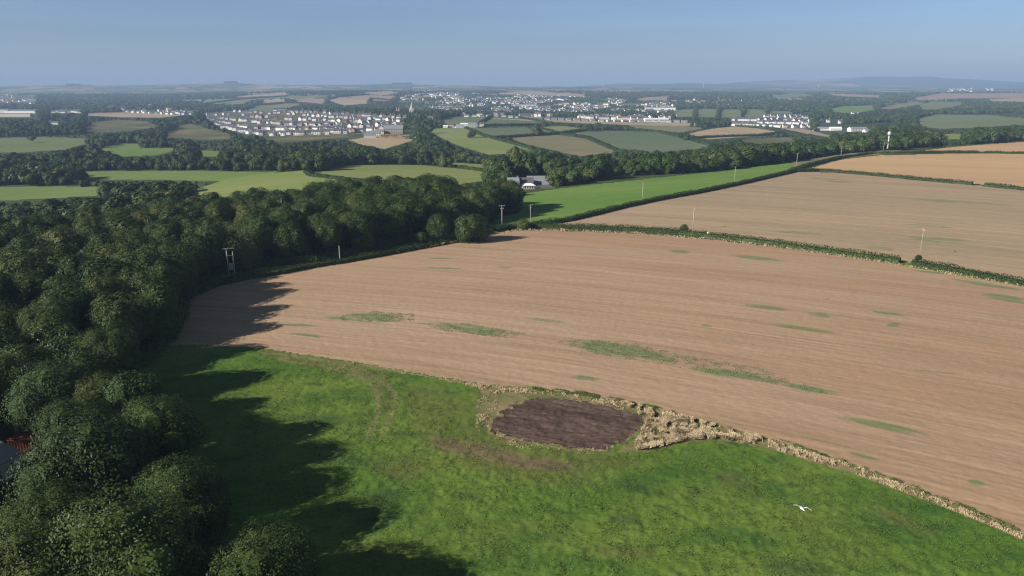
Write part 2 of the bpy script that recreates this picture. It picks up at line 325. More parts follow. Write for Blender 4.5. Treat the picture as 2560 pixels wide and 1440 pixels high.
def far_mat(name, cell, wood):
    m, n, l, b = nm(name); b.inputs["Roughness"].default_value = 1; b.inputs["Specular IOR Level"].default_value = 0
    g = n.new("ShaderNodeNewGeometry").outputs["Position"]
    mq = n.new("ShaderNodeMapping"); mq.inputs["Scale"].default_value = (1 / cell, .6 / cell, 0); l.new(g, mq.inputs[0])
    v = n.new("ShaderNodeTexVoronoi"); v.inputs["Scale"].default_value = 1; l.new(mq.outputs[0], v.inputs["Vector"])
    s = n.new("ShaderNodeSeparateColor"); l.new(v.outputs["Color"], s.inputs[0])
    r = n.new("ShaderNodeValToRGB"); r.color_ramp.interpolation = 'CONSTANT'; e = r.color_ramp.elements
    e[0].color = (.06, .085, .04, 1); e[1].position = .22; e[1].color = (.12, .15, .065, 1)
    for p_, c_ in ((.40, (.22, .20, .11)), (.55, (.33, .25, .16)), (.68, (.10, .135, .055)), (.8, (.38, .30, .20)), (.9, (.09, .11, .05))):
        q = e.new(p_); q.color = (*c_, 1)
    l.new(s.outputs[0], r.inputs[0])
    ve = n.new("ShaderNodeTexVoronoi"); ve.feature = 'DISTANCE_TO_EDGE'; ve.inputs["Scale"].default_value = 1; l.new(mq.outputs[0], ve.inputs["Vector"])
    c = mix(n, l, rng_(n, l, ve.outputs["Distance"], .02, .05, 1, 0), r.outputs[0], (.045, .06, .03))
    c = mix(n, l, rng_(n, l, noise(n, l, g, 1 / (cell * 3.2), 6, 0, .6, 1, 5, .6), wood, wood + .06), c, (.045, .065, .035))
    l.new(c, b.inputs["Base Color"]); return m
FARM = far_mat("far_farmland_mat", 230, .56)
HILLS = far_mat("far_hills_mat", 600, .44)

def leaf_mat(name, a, b_, tw=(.74, 1.24)):
    m, n, l, b = nm(name); b.inputs["Roughness"].default_value = .5; b.inputs["Specular IOR Level"].default_value = .12
    oi = n.new("ShaderNodeObjectInfo"); g = n.new("ShaderNodeNewGeometry"); t = n.new("ShaderNodeTexCoord")
    z = n.new("ShaderNodeTexNoise"); z.inputs["Scale"].default_value = 1.6; z.inputs["Detail"].default_value = 3; l.new(t.outputs["Object"], z.inputs["Vector"])
    f = mathn(n, l, 'ADD', mathn(n, l, 'MULTIPLY', oi.outputs["Random"], .55), mathn(n, l, 'MULTIPLY', rng_(n, l, z.outputs[0], .3, .7), .45))
    c = mix(n, l, f, a, b_)
    v = n.new("ShaderNodeVectorMath"); v.operation = 'SCALE'; l.new(c, v.inputs[0]); l.new(rng_(n, l, g.outputs["Random Per Island"], 0, 1, *tw), v.inputs[3])
    l.new(v.outputs[0], b.inputs["Base Color"])
    return m
LEAF = {'dark': leaf_mat("leaf_dark", (.023, .043, .010), (.042, .066, .014)),
        'mid': leaf_mat("leaf_mid", (.033, .058, .013), (.058, .084, .019)),
        'olive': leaf_mat("leaf_olive", (.054, .074, .017), (.085, .100, .026)),
        'blue': leaf_mat("leaf_bluegreen", (.031, .058, .017), (.052, .083, .024))}
HEDGE = leaf_mat("hedge_leaf", (.027, .048, .012), (.048, .064, .018))
STRAW = leaf_mat("straw", (.52, .40, .25), (.41, .33, .205), (.82, 1.18))
WEED = leaf_mat("weed_leaf", (.055, .110, .020), (.10, .150, .032))
REGR = leaf_mat("regrowth_leaf", (.135, .195, .075), (.19, .22, .10), (.85, 1.15))
DOCK = leaf_mat("dark_weed_leaf", (.035, .055, .020), (.075, .070, .028))
BARK = plain("bark", (.10, .085, .065), .9, .3, 3)
WOODP = plain("weathered_pole_wood", (.40, .37, .32), .8, .15, 4)
STEEL = plain("dull_steel", (.38, .42, .47), .5, .1, 4, .4)
WHITE = plain("white_render", (.78, .76, .72), .8, .06, .4)
CREAM = plain("cream_render", (.66, .58, .44), .8, .08, .4)
BRICK = plain("red_brick", (.36, .22, .15), .85, .15, .6)
STONE = plain("stone_wall", (.36, .32, .26), .9, .25, 1.2)
SLATE = plain("slate_roof", (.105, .105, .115), .6, .2, .6)
SLATEL = plain("light_slate_roof", (.21, .22, .23), .6, .25, .35)
SHEET = plain("sheet_metal_roof", (.30, .31, .33), .5, .12, .5, .2)
TILE = plain("brown_tile_roof", (.17, .12, .10), .8, .2, .6)
GLASS = plain("window_glass", (.03, .035, .045), .15, .1, 1)
RUST = plain("rusty_sheet", (.22, .06, .03), .8, .4, 1.5)
CONC = plain("grey_concrete", (.50, .50, .47), .85, .1, .5)

# ------------------------------------------------------------------ land cover (photo outlines carried onto the land)
FIELDS = [  # name, material, label, outline seen in the photo
 ("stubble_field", STUB, "near brown stubble field with green weed streaks", [(340, 865), (400, 790), (480, 730), (575, 700), (700, 683), (860, 652), (960, 636), (1060, 619), (1160, 600), (1240, 583), (1300, 575), (1400, 577), (1600, 584), (1800, 601), (2000, 625), (2200, 654), (2350, 680), (2560, 716), (3100, 836), (4600, 1185), (4600, 2400), (3500, 1780), (2900, 1475), (2560, 1335), (2430, 1275), (2300, 1225), (2160, 1170), (2040, 1130), (1920, 1095), (1800, 1062), (1680, 1032), (1560, 1003), (1450, 985), (1330, 970), (1200, 958), (1100, 942), (1000, 925), (900, 908), (760, 885), (650, 870), (500, 862)]),
 ("stubble_field", STUB2, "second brown stubble field beyond the long hedge", [(1320, 566), (1420, 549), (1560, 517), (1760, 478), (1900, 449), (1985, 429), (2100, 432), (2200, 441), (2430, 462), (2560, 475), (3200, 520), (4600, 640), (4600, 1172), (3200, 850), (2560, 712), (2340, 672), (2260, 652), (2100, 632), (1900, 605), (1700, 580), (1550, 570), (1400, 568)]),
 ("gold_field", GOLD, "pale gold stubble field on the ridge", [(2030, 420), (2070, 408), (2110, 398), (2200, 388), (2400, 384), (2560, 383), (4600, 400), (4600, 632), (3200, 512), (2560, 470), (2420, 458), (2200, 438), (2100, 428)]),
 ("gold_field", GOLD, "narrow gold field along the far ridge top", [(2300, 377), (2380, 368), (2450, 362), (2560, 355), (3200, 335), (4600, 320), (4600, 394), (2560, 381), (2450, 379)]),
 ("green_field", BRIGHT, "bright green pasture strip running up beside the hedge", [(960, 625), (1020, 606), (1150, 570), (1210, 545), (1300, 500), (1320, 482), (1400, 471), (1600, 449), (1800, 428), (1990, 402), (2070, 391), (2050, 403), (1985, 426), (1900, 446), (1760, 474), (1560, 513), (1420, 545), (1310, 566), (1240, 579), (1160, 598), (1060, 616)]),
 ("rough_strip", VERGE, "rough pale verge at the top of the green strip", [(1990, 402), (2100, 385), (2200, 376), (2330, 376), (2200, 386), (2100, 396), (2050, 404), (1990, 422), (1975, 418)]),
 ("soil_patch", SOIL, "patch of dark freshly dug soil in the meadow", [(1228, 1064), (1246, 1036), (1275, 1016), (1318, 1000), (1350, 994), (1440, 1001), (1530, 1016), (1608, 1041), (1600, 1072), (1563, 1104), (1500, 1126), (1400, 1114), (1300, 1098), (1240, 1080)]),
 ("dry_verge", VERGE, "straw coloured verge between meadow and stubble", [(650, 872), (760, 887), (900, 910), (1000, 927), (1100, 944), (1200, 960), (1330, 972), (1450, 988), (1560, 1005), (1680, 1034), (1800, 1064), (1920, 1097), (2040, 1132), (2160, 1172), (2300, 1227), (2430, 1277), (2560, 1337), (2900, 1477), (2900, 1500), (2560, 1352), (2430, 1296), (2300, 1246), (2160, 1194), (2040, 1156), (1920, 1122), (1860, 1108), (1800, 1100), (1720, 1104), (1650, 1122), (1590, 1132), (1540, 1128), (1570, 1108), (1604, 1080), (1612, 1050), (1560, 1028), (1600, 1080), (1560, 1106), (1500, 1130), (1400, 1122), (1300, 1104), (1240, 1090), (1214, 1066), (1196, 1038), (1188, 1008), (1205, 985), (1200, 970), (1100, 948), (1000, 931), (900, 913), (760, 889)]),
 ("low_field", LOWG, "bright low pasture below the wood at far west", [(-500, 462), (0, 467), (150, 466), (300, 469), (335, 478), (275, 488), (100, 497), (0, 502), (-500, 500)]),
 ("valley_field", LOWG, "long flat pasture across the valley floor", [(165, 430), (300, 427), (500, 427), (660, 430), (700, 426), (660, 440), (560, 453), (400, 450), (230, 449), (180, 441)]),
 ("valley_field", OLIVE, "dull pasture holding one lone bare tree", [(-500, 342), (0, 345), (100, 342), (245, 348), (205, 362), (160, 374), (50, 381), (-500, 388)]),
 ("valley_field", LOWG, "tiny bright green gap between valley oaks", [(70, 391), (127, 389), (100, 402)]),
 ("valley_field", LOWG, "notched pasture between two valley tree belts", [(240, 375), (310, 358), (345, 360), (350, 371), (430, 369), (442, 376), (390, 388), (310, 391), (270, 380)]),
 ("valley_field", LOWG, "small pasture pocket east of the notched one", [(462, 384), (500, 376), (552, 378), (556, 390), (530, 396)]),
 ("hill_field", HILLG, "light green hill field behind the near wood", [(470, 482), (500, 470), (560, 450), (650, 435), (760, 426), (775, 438), (885, 450), (860, 470), (740, 490), (600, 500), (480, 500)]),
 ("hill_field", HILLG, "rounded pale green hill field east of the hedge", [(800, 432), (830, 421), (870, 413), (950, 411), (1060, 413), (1180, 425), (1225, 432), (1225, 450), (1080, 470), (980, 470), (930, 455), (870, 446), (815, 438)]),
 ("hill_field", HILLG, "thin hilltop field sliver beyond the rounded hill", [(1060, 408), (1130, 406), (1250, 414), (1262, 420), (1195, 421), (1120, 413)]),
 ("slope_field", HILLG, "long sloping light field below the white farm", [(1062, 325), (1090, 320), (1165, 322), (1200, 338), (1250, 352), (1330, 373), (1325, 384), (1220, 386), (1140, 362), (1090, 338)]),
 ("slope_field", GREYG, "grey green field just above the white farm", [(1110, 298), (1130, 292), (1222, 290), (1195, 310), (1110, 313)]),
 ("slope_field", GREYG, "grey green hilltop field beside the farm hedge", [(1195, 309), (1230, 292), (1290, 295), (1365, 308), (1330, 312), (1200, 314)]),
 ("slope_field", GREYG, "green field between farm lane and lone tree", [(1178, 320), (1310, 318), (1352, 331), (1250, 345), (1230, 342)]),
 ("slope_field", HILLG, "small bright field at the hedge crossing", [(1340, 318), (1400, 314), (1472, 322), (1402, 336), (1360, 328)]),
 ("slope_field", BROWNF, "brownish triangular field in the hedged slope", [(1275, 345), (1390, 337), (1460, 346), (1545, 381), (1450, 390), (1330, 366)]),
 ("slope_field", GREYG, "large dusky green field on the far slope", [(1430, 331), (1520, 326), (1640, 330), (1700, 345), (1792, 369), (1620, 382), (1550, 376), (1490, 352)]),
 ("slope_field", BROWNF, "dull brown field below the bungalow row", [(1570, 312), (1640, 309), (1760, 320), (1700, 331), (1590, 320)]),
 ("quarry_slope", EARTH, "sandy yellow scarred slope with scrub", [(1720, 335), (1760, 325), (1830, 315), (1900, 322), (1960, 332), (1880, 341), (1770, 348)]),
 ("bare_strip", EARTH, "bare earth strip below the bungalow row", [(1180, 295), (1330, 299), (1520, 304), (1700, 307), (1850, 312), (1700, 315), (1530, 311), (1380, 305), (1250, 298)]),
 ("bare_strip", PINKF, "pinkish bare strip beside the eastern estate", [(1930, 320), (2010, 322), (2085, 341), (2075, 348), (1990, 337)]),
 ("striped_field", OLIVE, "first of four striped plots on the far bank", [(1683, 275), (1735, 272), (1735, 291), (1690, 293)]),
 ("striped_field", OLIVE, "second striped plot on the far bank", [(1742, 272), (1795, 272), (1790, 293), (1740, 292)]),
 ("striped_field", OLIVE, "third striped plot on the far bank", [(1800, 274), (1853, 273), (1853, 292), (1795, 295)]),
 ("striped_field", OLIVE, "fourth striped plot nearest the eastern estate", [(1860, 273), (1915, 274), (1915, 291), (1860, 290)]),
 ("far_field", OLIVE, "thin olive field above the eastern estate", [(1920, 276), (1970, 278), (2005, 284), (1925, 284)]),
 ("far_field", TANF, "pale cut field above the western moor", [(185, 287), (250, 282), (350, 281), (460, 288), (400, 294), (300, 293)]),
 ("moor_slope", MOOR, "brown moor slope below the pale cut field", [(200, 326), (240, 305), (290, 299), (360, 303), (405, 315), (330, 326), (250, 331)]),
 ("moor_slope", MOOR, "brown scrub slope beneath the white estate", [(400, 341), (470, 308), (505, 318), (560, 332), (620, 345), (500, 350)]),
 ("moor_slope", MOOR, "rusty moor patch before the terraced estate", [(650, 350), (700, 340), (740, 336), (840, 332), (880, 342), (700, 356)]),
 ("building_site_ground", EARTH, "sandy ground of the building site", [(872, 350), (920, 342), (1000, 340), (1036, 350), (1010, 358), (960, 372), (910, 364)]),
 ("far_field", HILLG, "far green strip field on the wooded hill", [(495, 256), (560, 248), (700, 240), (720, 243), (610, 251), (545, 260)]),
 ("far_field", TANF, "far straw strip at the top of the wooded hill", [(560, 245), (650, 236), (716, 231), (716, 238), (640, 241)]),
 ("far_field", BROWNF, "far brown strip below the green strip", [(553, 262), (600, 251), (628, 250), (600, 260)]),
 ("far_field", OLIVE, "far olive field above the estate roofs", [(620, 276), (640, 264), (680, 263), (686, 271), (670, 277)]),
 ("far_field", TANF, "far straw field with dark hedge above it", [(650, 257), (670, 251), (716, 252), (700, 258)]),
 ("far_field", BROWNF, "far brown field beside the small copse", [(665, 265), (720, 258), (760, 260), (720, 269), (680, 269)]),
 ("far_field", PINKF, "far reddish field in the middle of the hill", [(735, 253), (790, 247), (816, 251), (800, 263), (760, 257)]),
 ("far_field", TANF, "largest far field on the hill shoulder", [(820, 251), (850, 243), (910, 246), (922, 258), (860, 264), (840, 257)]),
 ("far_field", PINKF, "far tan field reaching the town edge", [(855, 240), (920, 238), (985, 241), (972, 252), (925, 251)]),
 ("far_field", TANF, "thin far straw field on the hill crest", [(895, 233), (960, 229), (1005, 231), (960, 237)]),
 ("far_field", OLIVE, "long thin far field along the hill crest", [(700, 240), (780, 241), (835, 238), (748, 249)]),
 ("far_field", TANF, "straw strip behind the town roofs", [(1235, 233), (1330, 228), (1465, 236), (1458, 242), (1350, 238), (1270, 236)]),
 ("far_field", PINKF, "small brown field at the east of the town", [(1590, 249), (1612, 243), (1672, 240), (1665, 248), (1610, 252)]),
 ("far_field", LOWG, "flat green field by the eastern woods", [(2072, 272), (2100, 266), (2182, 263), (2188, 274), (2130, 284), (2080, 279)]),
 ("far_field", BROWNF, "brown field slanting between eastern woods", [(2190, 271), (2280, 254), (2310, 258), (2230, 273)]),
 ("far_field", OLIVE, "straw olive field between eastern woods", [(2298, 262), (2320, 256), (2410, 255), (2402, 263), (2335, 274), (2300, 272)]),
 ("far_field", PINKF, "long pink stubble far to the east", [(2280, 245), (2350, 234), (2700, 232), (2700, 243), (2400, 246), (2300, 250)]),
 ("far_field", TANF, "pale stubble block at the eastern rim", [(2470, 248), (2560, 245), (2700, 246), (2700, 256), (2480, 253)]),
 ("far_field", PINKF, "narrow pink strip below the blue hills", [(2060, 234), (2200, 238), (2200, 244), (2100, 240)]),
 ("far_field", OLIVE, "olive hilltop field south of the blue hills", [(1925, 241), (1980, 232), (2035, 238), (1960, 246)]),
 ("valley_field", OLIVE, "dull field strip behind the farm's trees", [(1325, 403), (1455, 402), (1458, 412), (1340, 410)]),
 ("valley_field", GREYG, "small dim field beyond the front tree belt", [(1500, 403), (1622, 399), (1610, 407), (1520, 412)]),
 ("valley_field", OLIVE, "tiny field glimpse between belt trees", [(1543, 433), (1578, 434), (1562, 443)]),
 ("moor_slope", MOOR, "shaded moor strip under the sandy slope", [(1820, 352), (1960, 343), (2020, 350), (1900, 360)]),
 ("parkland", OLIVE, "pale parkland slope dotted with trees", [(2290, 297), (2340, 286), (2480, 288), (2560, 296), (2700, 300), (2560, 312), (2450, 318), (2350, 322), (2300, 316)]),
 ("ridge_field", HILLG, "yellow green field glimpsed over the ridge trees", [(2310, 341), (2380, 334), (2455, 336), (2400, 348), (2345, 347)]),
]
ESTATES = [[(505, 286), (560, 278), (700, 275), (860, 282), (1010, 294), (1000, 318), (930, 332), (880, 336), (700, 342), (620, 338), (545, 316)],
           [(1825, 290), (2020, 290), (2035, 322), (1960, 322), (1825, 314)],
           [(1280, 455), (1380, 446), (1385, 470), (1290, 478)], [(1110, 312), (1190, 312), (1190, 322), (1112, 322)]]
FW = [wpoly(f[3]) for f in FIELDS]
# the soil patch and the verge lie nearest, drawn before the stubble they border
WOOD = [(-34, 45), (-30, 64), (-46, 74), (-52, 88), (-58, 105), (-72, 118), (-82, 135), (-80, 152), (-87, 182), (-95, 204), (-97, 222), (-84, 237), (-67, 244), (-53, 256), (-42, 276), (-28, 297), (-16, 316), (-6, 334), (3, 346), (5, 360), (-14, 374), (-60, 374), (-88, 360), (-100, 340), (-128, 326), (-155, 292), (-183, 262), (-230, 245), (-330, 230), (-330, 45)]
ug = np.concatenate([np.linspace(-2.2, -.93, 45)[:-1], np.linspace(-0.93, 0.93, 820), np.linspace(.93, 2.2, 45)[1:]])
rows = [38.0]
while rows[-1] < 16500:
    Yc = rows[-1]; rows.append(Yc + min(Yc * .0085, max(.28, (Yc * Yc + CZ * CZ) / CZ * 2.7 / F)))
rows = np.array(rows); nr_ = len(rows)
U, R = np.meshgrid(ug, rows); X = U * R; Z = H(X, R)
uc = (ug[:-1] + ug[1:]) / 2; rc = (rows[:-1] + rows[1:]) / 2; UC, RC = np.meshgrid(uc, rc); XC = UC * RC
jit = (fbm(XC * 1.1, RC * 1.1, 21, 3) - .5)
amp = np.interp(RC, [50, 300, 1000], [1.6, 2.0, 5]); amp2 = np.interp(RC, [50, 300, 1000], [.55, .8, 0])
XJ = XC + jit * amp2 * 2; YJ = RC + (fbm(XC * 1.1 + 50, RC * 1.1, 22, 3) - .5) * amp2 * 2
cls = np.full(XC.shape, -1); cls[RC > 2600] = -2; cls[RC > 10500] = -3
cls[(RC < 250) & (XC > -110)] = -4
def uvp(w): return [(p[0] / p[1], math.log(p[1])) for p in w]
UJ = XJ / YJ; LJ = np.log(YJ)
for i in list(range(len(FIELDS))):
    cls[pip(UJ, LJ, uvp(FW[i]))] = i
SJ = (fbm(XC * 1.6, RC * 1.6, 27, 5) - .5) * 4.5
cls[pip(XC + SJ, RC + (fbm(XC * 2.2 + 9, RC * 2.2, 28, 4) - .5) * 3.0, FW[6])] = 6
for es in ESTATES: cls[pip(UJ, LJ, uvp(wpoly(es))) & (cls < 0)] = -5
# only the dry verge and soil may win over the stubble; meadow is what lies nearer than them
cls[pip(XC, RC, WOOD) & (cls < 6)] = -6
# ground relief near the camera: tussocks in the meadow, clods in the soil
Zd = Z.copy(); near = R < 260
clsv = np.full(X.shape, -1); clsv[:-1, :-1] = cls
tu = (fbm(X * .9, R * .9, 31, 4) - .5); tu2 = np.clip(fbm(X * .35, R * .35, 35, 3) - .45, 0, 1)
Zd += np.where((clsv == -4), tu * .34 + tu2 * .8 * (fbm(X * 2, R * 2, 37, 2) - .3), 0)
th = math.radians(-14); al = X * math.cos(th) + R * math.sin(th); ac = -X * math.sin(th) + R * math.cos(th)
Zd += np.where(clsv == 6, (fbm(al * .5, ac * 2.2, 41, 4) - .5) * .8, 0)
th = math.radians(-27); al = X * math.cos(th) + R * math.sin(th); ac = -X * math.sin(th) + R * math.cos(th)
Zd += np.where(clsv == 0, (fbm(al * .6, ac * 1.8, 43, 4) - .5) * .16 * np.clip((320 - R) / 150, 0.15, 1), 0)
VID = np.arange(X.size).reshape(X.shape); XYZ = np.stack([X, R, Zd], -1).reshape(-1, 3)
q = np.stack([VID[:-1, :-1], VID[:-1, 1:], VID[1:, 1:], VID[1:, :-1]], -1)
def blobs(lst, xs, ys, soft=.5):
    """0..1 mask on the land from ellipses given as photo (x, y, half length, half height, tilt deg)"""
    out = np.zeros(xs.shape)
    for bx, by, a, b_, t in lst:
        c = math.radians(t)
        p0 = np.array(P2W(bx, by)); p1 = np.array(P2W(bx + a * math.cos(c), by + a * math.sin(c))); p2 = np.array(P2W(bx, by - b_))
        M = np.linalg.inv(np.stack([p1 - p0, p2 - p0], 1)); d = M @ np.stack([xs - p0[0], ys - p0[1]])
        out = np.maximum(out, np.clip(1.55 - 1.15 * np.sqrt((d ** 2).sum(0)), 0, 1))
    return out
WEEDS = [(940, 793, 95, 14, 0), (860, 797, 60, 5, 5), (1180, 822, 140, 13, 8), (770, 838, 60, 5, 6), (740, 812, 60, 5, 3), (1365, 801, 62, 5, 7), (1540, 872, 150, 24, 8), (1640, 895, 70, 12, 8), (1850, 938, 170, 12, 8), (2020, 972, 90, 10, 10), (1700, 629, 36, 6, 3), (1890, 645, 80, 6, 6), (1100, 646, 50, 3, 0), (1100, 670, 70, 3, 2), (1260, 668, 30, 3, 2), (1915, 768, 75, 7, 6), (2050, 788, 45, 6, 8), (2010, 822, 110, 6, 8), (2215, 783, 55, 5, 6), (2235, 812, 22, 7, 0), (2320, 680, 60, 4, 6), (2470, 712, 110, 6, 9), (2510, 744, 75, 10, 9), (2200, 1062, 150, 12, 12), (2440, 1207, 30, 12, 8), (1465, 944, 45, 6, 6), (2160, 1140, 50, 6, 14), (1600, 1012, 60, 6, 8), (1350, 985, 80, 6, 5), (1765, 815, 18, 4, 4), (870, 640, 100, 8, -12), (990, 625, 90, 5, -10), (2340, 930, 90, 3, 6)]
WEEDS2 = [(2060, 447, 60, 3, 3), (2100, 455, 50, 3, 3), (2000, 582, 100, 5, 4), (2200, 620, 60, 5, 6), (2350, 600, 100, 10, 4), (2400, 505, 180, 6, 3), (2330, 565, 100, 4, 4), (1500, 560, 40, 3, -6)]
OL = [(830, 915, 170, 16, 8), (960, 975, 60, 60, 60), (1090, 1010, 120, 50, 10), (1150, 1085, 180, 45, 10), (1300, 1170, 220, 35, 8), (1000, 1170, 90, 30, 5), (1830, 1200, 60, 20, 5), (700, 885, 80, 10, 4), (1250, 990, 80, 24, 4), (1450, 1145, 180, 28, 5), (2250, 1300, 120, 20, 20), (1560, 1380, 100, 20, 5), (960, 1380, 120, 25, 0)]
BA = [(1200, 1128, 165, 24, 10), (1340, 1158, 150, 20, 6), (1130, 1110, 60, 14, 8), (1215, 1045, 26, 22, 60), (1260, 1095, 50, 12, 20)]
RK = [(790, 1050, 110, 18, 3), (1170, 1240, 40, 14, 0), (1010, 1085, 50, 10, 3), (860, 1150, 80, 14, 3), (1600, 1220, 90, 20, 12), (1560, 1300, 60, 14, 5), (2000, 1420, 110, 30, 5), (1230, 955, 60, 14, 60), (1850, 1110, 60, 8, 6), (960, 1240, 60, 20, 0), (780, 960, 40, 6, 3)]
def strokes(lst, xs, ys):
    out = np.zeros(xs.shape)
    for pl, wd, a_ in lst:
        w_ = [P2W(*p_) for p_ in dens(pl, 12, False)]
        for p, q_ in zip(w_[:-1], w_[1:]):
            dx, dy = q_[0] - p[0], q_[1] - p[1]; t_ = np.clip(((xs - p[0]) * dx + (ys - p[1]) * dy) / (dx * dx + dy * dy + 1e-9), 0, 1)
            out = np.maximum(out, a_ * np.clip(1.5 - np.hypot(xs - p[0] - t_ * dx, ys - p[1] - t_ * dy) / wd, 0, 1))
    return out
TRACK = [([(655, 882), (760, 893), (850, 908), (915, 928), (960, 955), (986, 985), (987, 1020), (968, 1062), (955, 1085)], .75, .95), ([(690, 897), (800, 915), (870, 932), (920, 955), (944, 985), (945, 1030), (930, 1072), (920, 1095)], .75, .95), ([(700, 890), (800, 905), (870, 922), (920, 945), (945, 960)], 2.2, .7)]
SPEC = {-1: ("scrubland", SCRUB, "dark scrubby ground of the valley slopes"), -2: ("farmland", FARM, "distant patchwork farmland"), -3: ("hills", HILLS, "far blue hills along the horizon"),
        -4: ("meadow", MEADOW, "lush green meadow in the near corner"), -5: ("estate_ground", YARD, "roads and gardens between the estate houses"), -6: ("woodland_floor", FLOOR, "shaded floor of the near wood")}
for c in sorted(set(cls.ravel().tolist())):
    f = q[cls == c].reshape(-1, 4); used, inv = np.unique(f, return_inverse=True)
    name, mat, lab = SPEC[c] if c < 0 else FIELDS[c][:3]
    v = XYZ[used]
    me = mesh_np(name, v, inv.ravel(), np.full(len(f), 4), mat, None, True)
    o = obj(name, me); tag(o, lab, "ground" if c < 0 else "field", None, "structure")
    def setattr_(nm_, val):
        a = me.attributes.new(nm_, 'FLOAT', 'POINT'); a.data.foreach_set("value", val.astype(np.float32))
    if c == 0: setattr_("weed", blobs(WEEDS, v[:, 0], v[:, 1]))
    if c == 1: setattr_("weed", blobs(WEEDS2, v[:, 0], v[:, 1]) * .8)
    if c == -4:
        setattr_("olive", blobs(OL, v[:, 0], v[:, 1])); setattr_("bare", blobs(BA, v[:, 0], v[:, 1])); setattr_("track", strokes(TRACK, v[:, 0], v[:, 1])); setattr_("rank", blobs(RK, v[:, 0], v[:, 1]))
gb = MB(); gb.add([(-9000, -3000, -.5), (9000, -3000, -.5), (9000, 39, -.5), (-9000, 39, -.5)], [(0, 1, 2, 3)])
tag(gb.build("ground", MEADOW), "level ground behind the viewpoint", "ground", None, "structure")

# ------------------------------------------------------------------ foliage
def quads(c, nrm, s, asp=.62):
    """leaf-sized faces: centre, normal, half size"""
    n = len(c); nrm = nrm / (np.linalg.norm(nrm, axis=1, keepdims=True) + 1e-9)
    t = np.cross(nrm, rng.normal(size=(n, 3))); t /= np.linalg.norm(t, axis=1, keepdims=True) + 1e-9; b = np.cross(nrm, t)
    s = s[:, None]; v = np.stack([c - t * s, c + b * s * asp, c + t * s, c - b * s * asp], 1)
    return v.reshape(-1, 3)
def sphere_pts(n):
    d = rng.normal(size=(n, 3)); return d / np.linalg.norm(d, axis=1, keepdims=True)
def crown_mesh(name, n, leaf, nl, mat, flat=.78, droop=-.35, core=True, rough=.75):
    """unit crown (radius 1): lobes of leaf clumps with gaps between, over a darkly shaded inside"""
    d = sphere_pts(nl * 6); d = d[d[:, 2] > droop][:nl]
    rad = rng.uniform(.30, .50, len(d)); cen = d * (rng.uniform(.42, .64, len(d)) * 1)[:, None]; cen[:, 2] *= flat
    li = rng.integers(0, len(d), n * 2); sd = sphere_pts(n * 2)
    lobe_n = 1 + .22 * (fbm(sd[:, 0] * 3 + li * 7.1, sd[:, 1] * 3 + sd[:, 2] * 2, 51, 2) - .5) * 2
    p = cen[li] + sd * (rad[li] * lobe_n * rng.uniform(.80, 1.06, n * 2))[:, None]
    keep = ((sd * d[li]).sum(1) > -.35)
    dist = np.linalg.norm(p[:, None, :] - cen[None], axis=2) < rad[None] * .80
    keep &= dist.sum(1) == 0
    p = p[keep][:n]; sd = sd[keep][:n]
    nrm = sd * .9 + sphere_pts(len(p)) * rough + p / (np.linalg.norm(p, axis=1, keepdims=True) + 1e-6) * .3 + np.array([0, 0, .2])
    v = quads(p, nrm, rng.uniform(.6, 1.35, len(p)) * leaf); nq = len(p)
    fl = np.arange(len(v)); lt = np.full(nq, 4)
    if core:
        cs = MB()
        for c_, r_ in zip(cen, rad):
            cs.lathe([(.001, -r_ * .6), (r_ * .5, -r_ * .4), (r_ * .62, 0), (r_ * .5, r_ * .4), (.001, r_ * .6)], tuple(c_), 6)
        cs.lathe([(.001, -.4), (.45, -.3), (.55, 0), (.42, .35), (.001, .48)], (0, 0, 0), 8)
        nv = len(v); v = np.vstack([v, np.array(cs.v)]); fl = np.concatenate([fl, np.array([i + nv for f_ in cs.f for i in f_])]); lt = np.concatenate([lt, [len(f_) for f_ in cs.f]])
    return mesh_np(name, v, fl, lt, mat)
def trunk_mesh(name):
    """unit trunk: height 1 up to the middle of the crown, with limbs that part and spread"""
    b = MB(); b.tube([(0, 0, -.06), (.01, 0, .2), (-.01, .01, .55), (.01, 0, .95)], [.062, .042, .034, .018], 7)
    for k in range(5):
        a = k * 1.3 + random.random(); h = .45 + .07 * k; r = .25 + .1 * random.random()
        b.tube([(0, 0, h), (r * .5 * math.cos(a), r * .5 * math.sin(a), h + .18), (r * math.cos(a), r * math.sin(a), h + .42)], [.022, .016, .007], 5)
    return b.mesh(name, BARK, True)
TRUNKS = [trunk_mesh("trunk") for _ in range(3)]
HI = [crown_mesh("crown", 42000, .0165, 34, LEAF['mid'], .86, -.7) for _ in range(3)]
MD = [crown_mesh("crown", 14000, .029, 26, LEAF['mid'], .86, -.75) for _ in range(5)]
LO = [crown_mesh("crown", 2600, .062, 13, LEAF['mid'], .85, -.6, True, .5) for _ in range(5)]

individuals = []
def add_tree(x, y, r, h, proto, kind, label, group, name="broadleaf_tree", zc=None, squash=1.0, trunk=True):
    z = float(H(x, y)); t = empty(name, (x, y, z - .05)); tag(t, label, "tree", group)
    hc = h - .74 * r * squash if zc is None else zc
    if trunk:
        tr = obj("trunk", TRUNKS[random.randrange(3)], t); tr.scale = (max(hc, 1) * .8, max(hc, 1) * .8, max(hc, .8)); tr.rotation_euler = (0, 0, random.random() * 6)
    cr = obj("crown", proto, t); cr.location = (0, 0, hc); cr.scale = (r * random.uniform(.92, 1.08), r * random.uniform(.92, 1.08), r * squash)
    cr.rotation_euler = (random.uniform(-.1, .1), random.uniform(-.1, .1), random.random() * 6.28)
    cr.material_slots[0].link = 'OBJECT'; cr.material_slots[0].material = LEAF[kind]
    individuals.append(t); return t
KW = {'dark': "dark green", 'mid': "mid green", 'olive': "olive yellow", 'blue': "bluish green"}
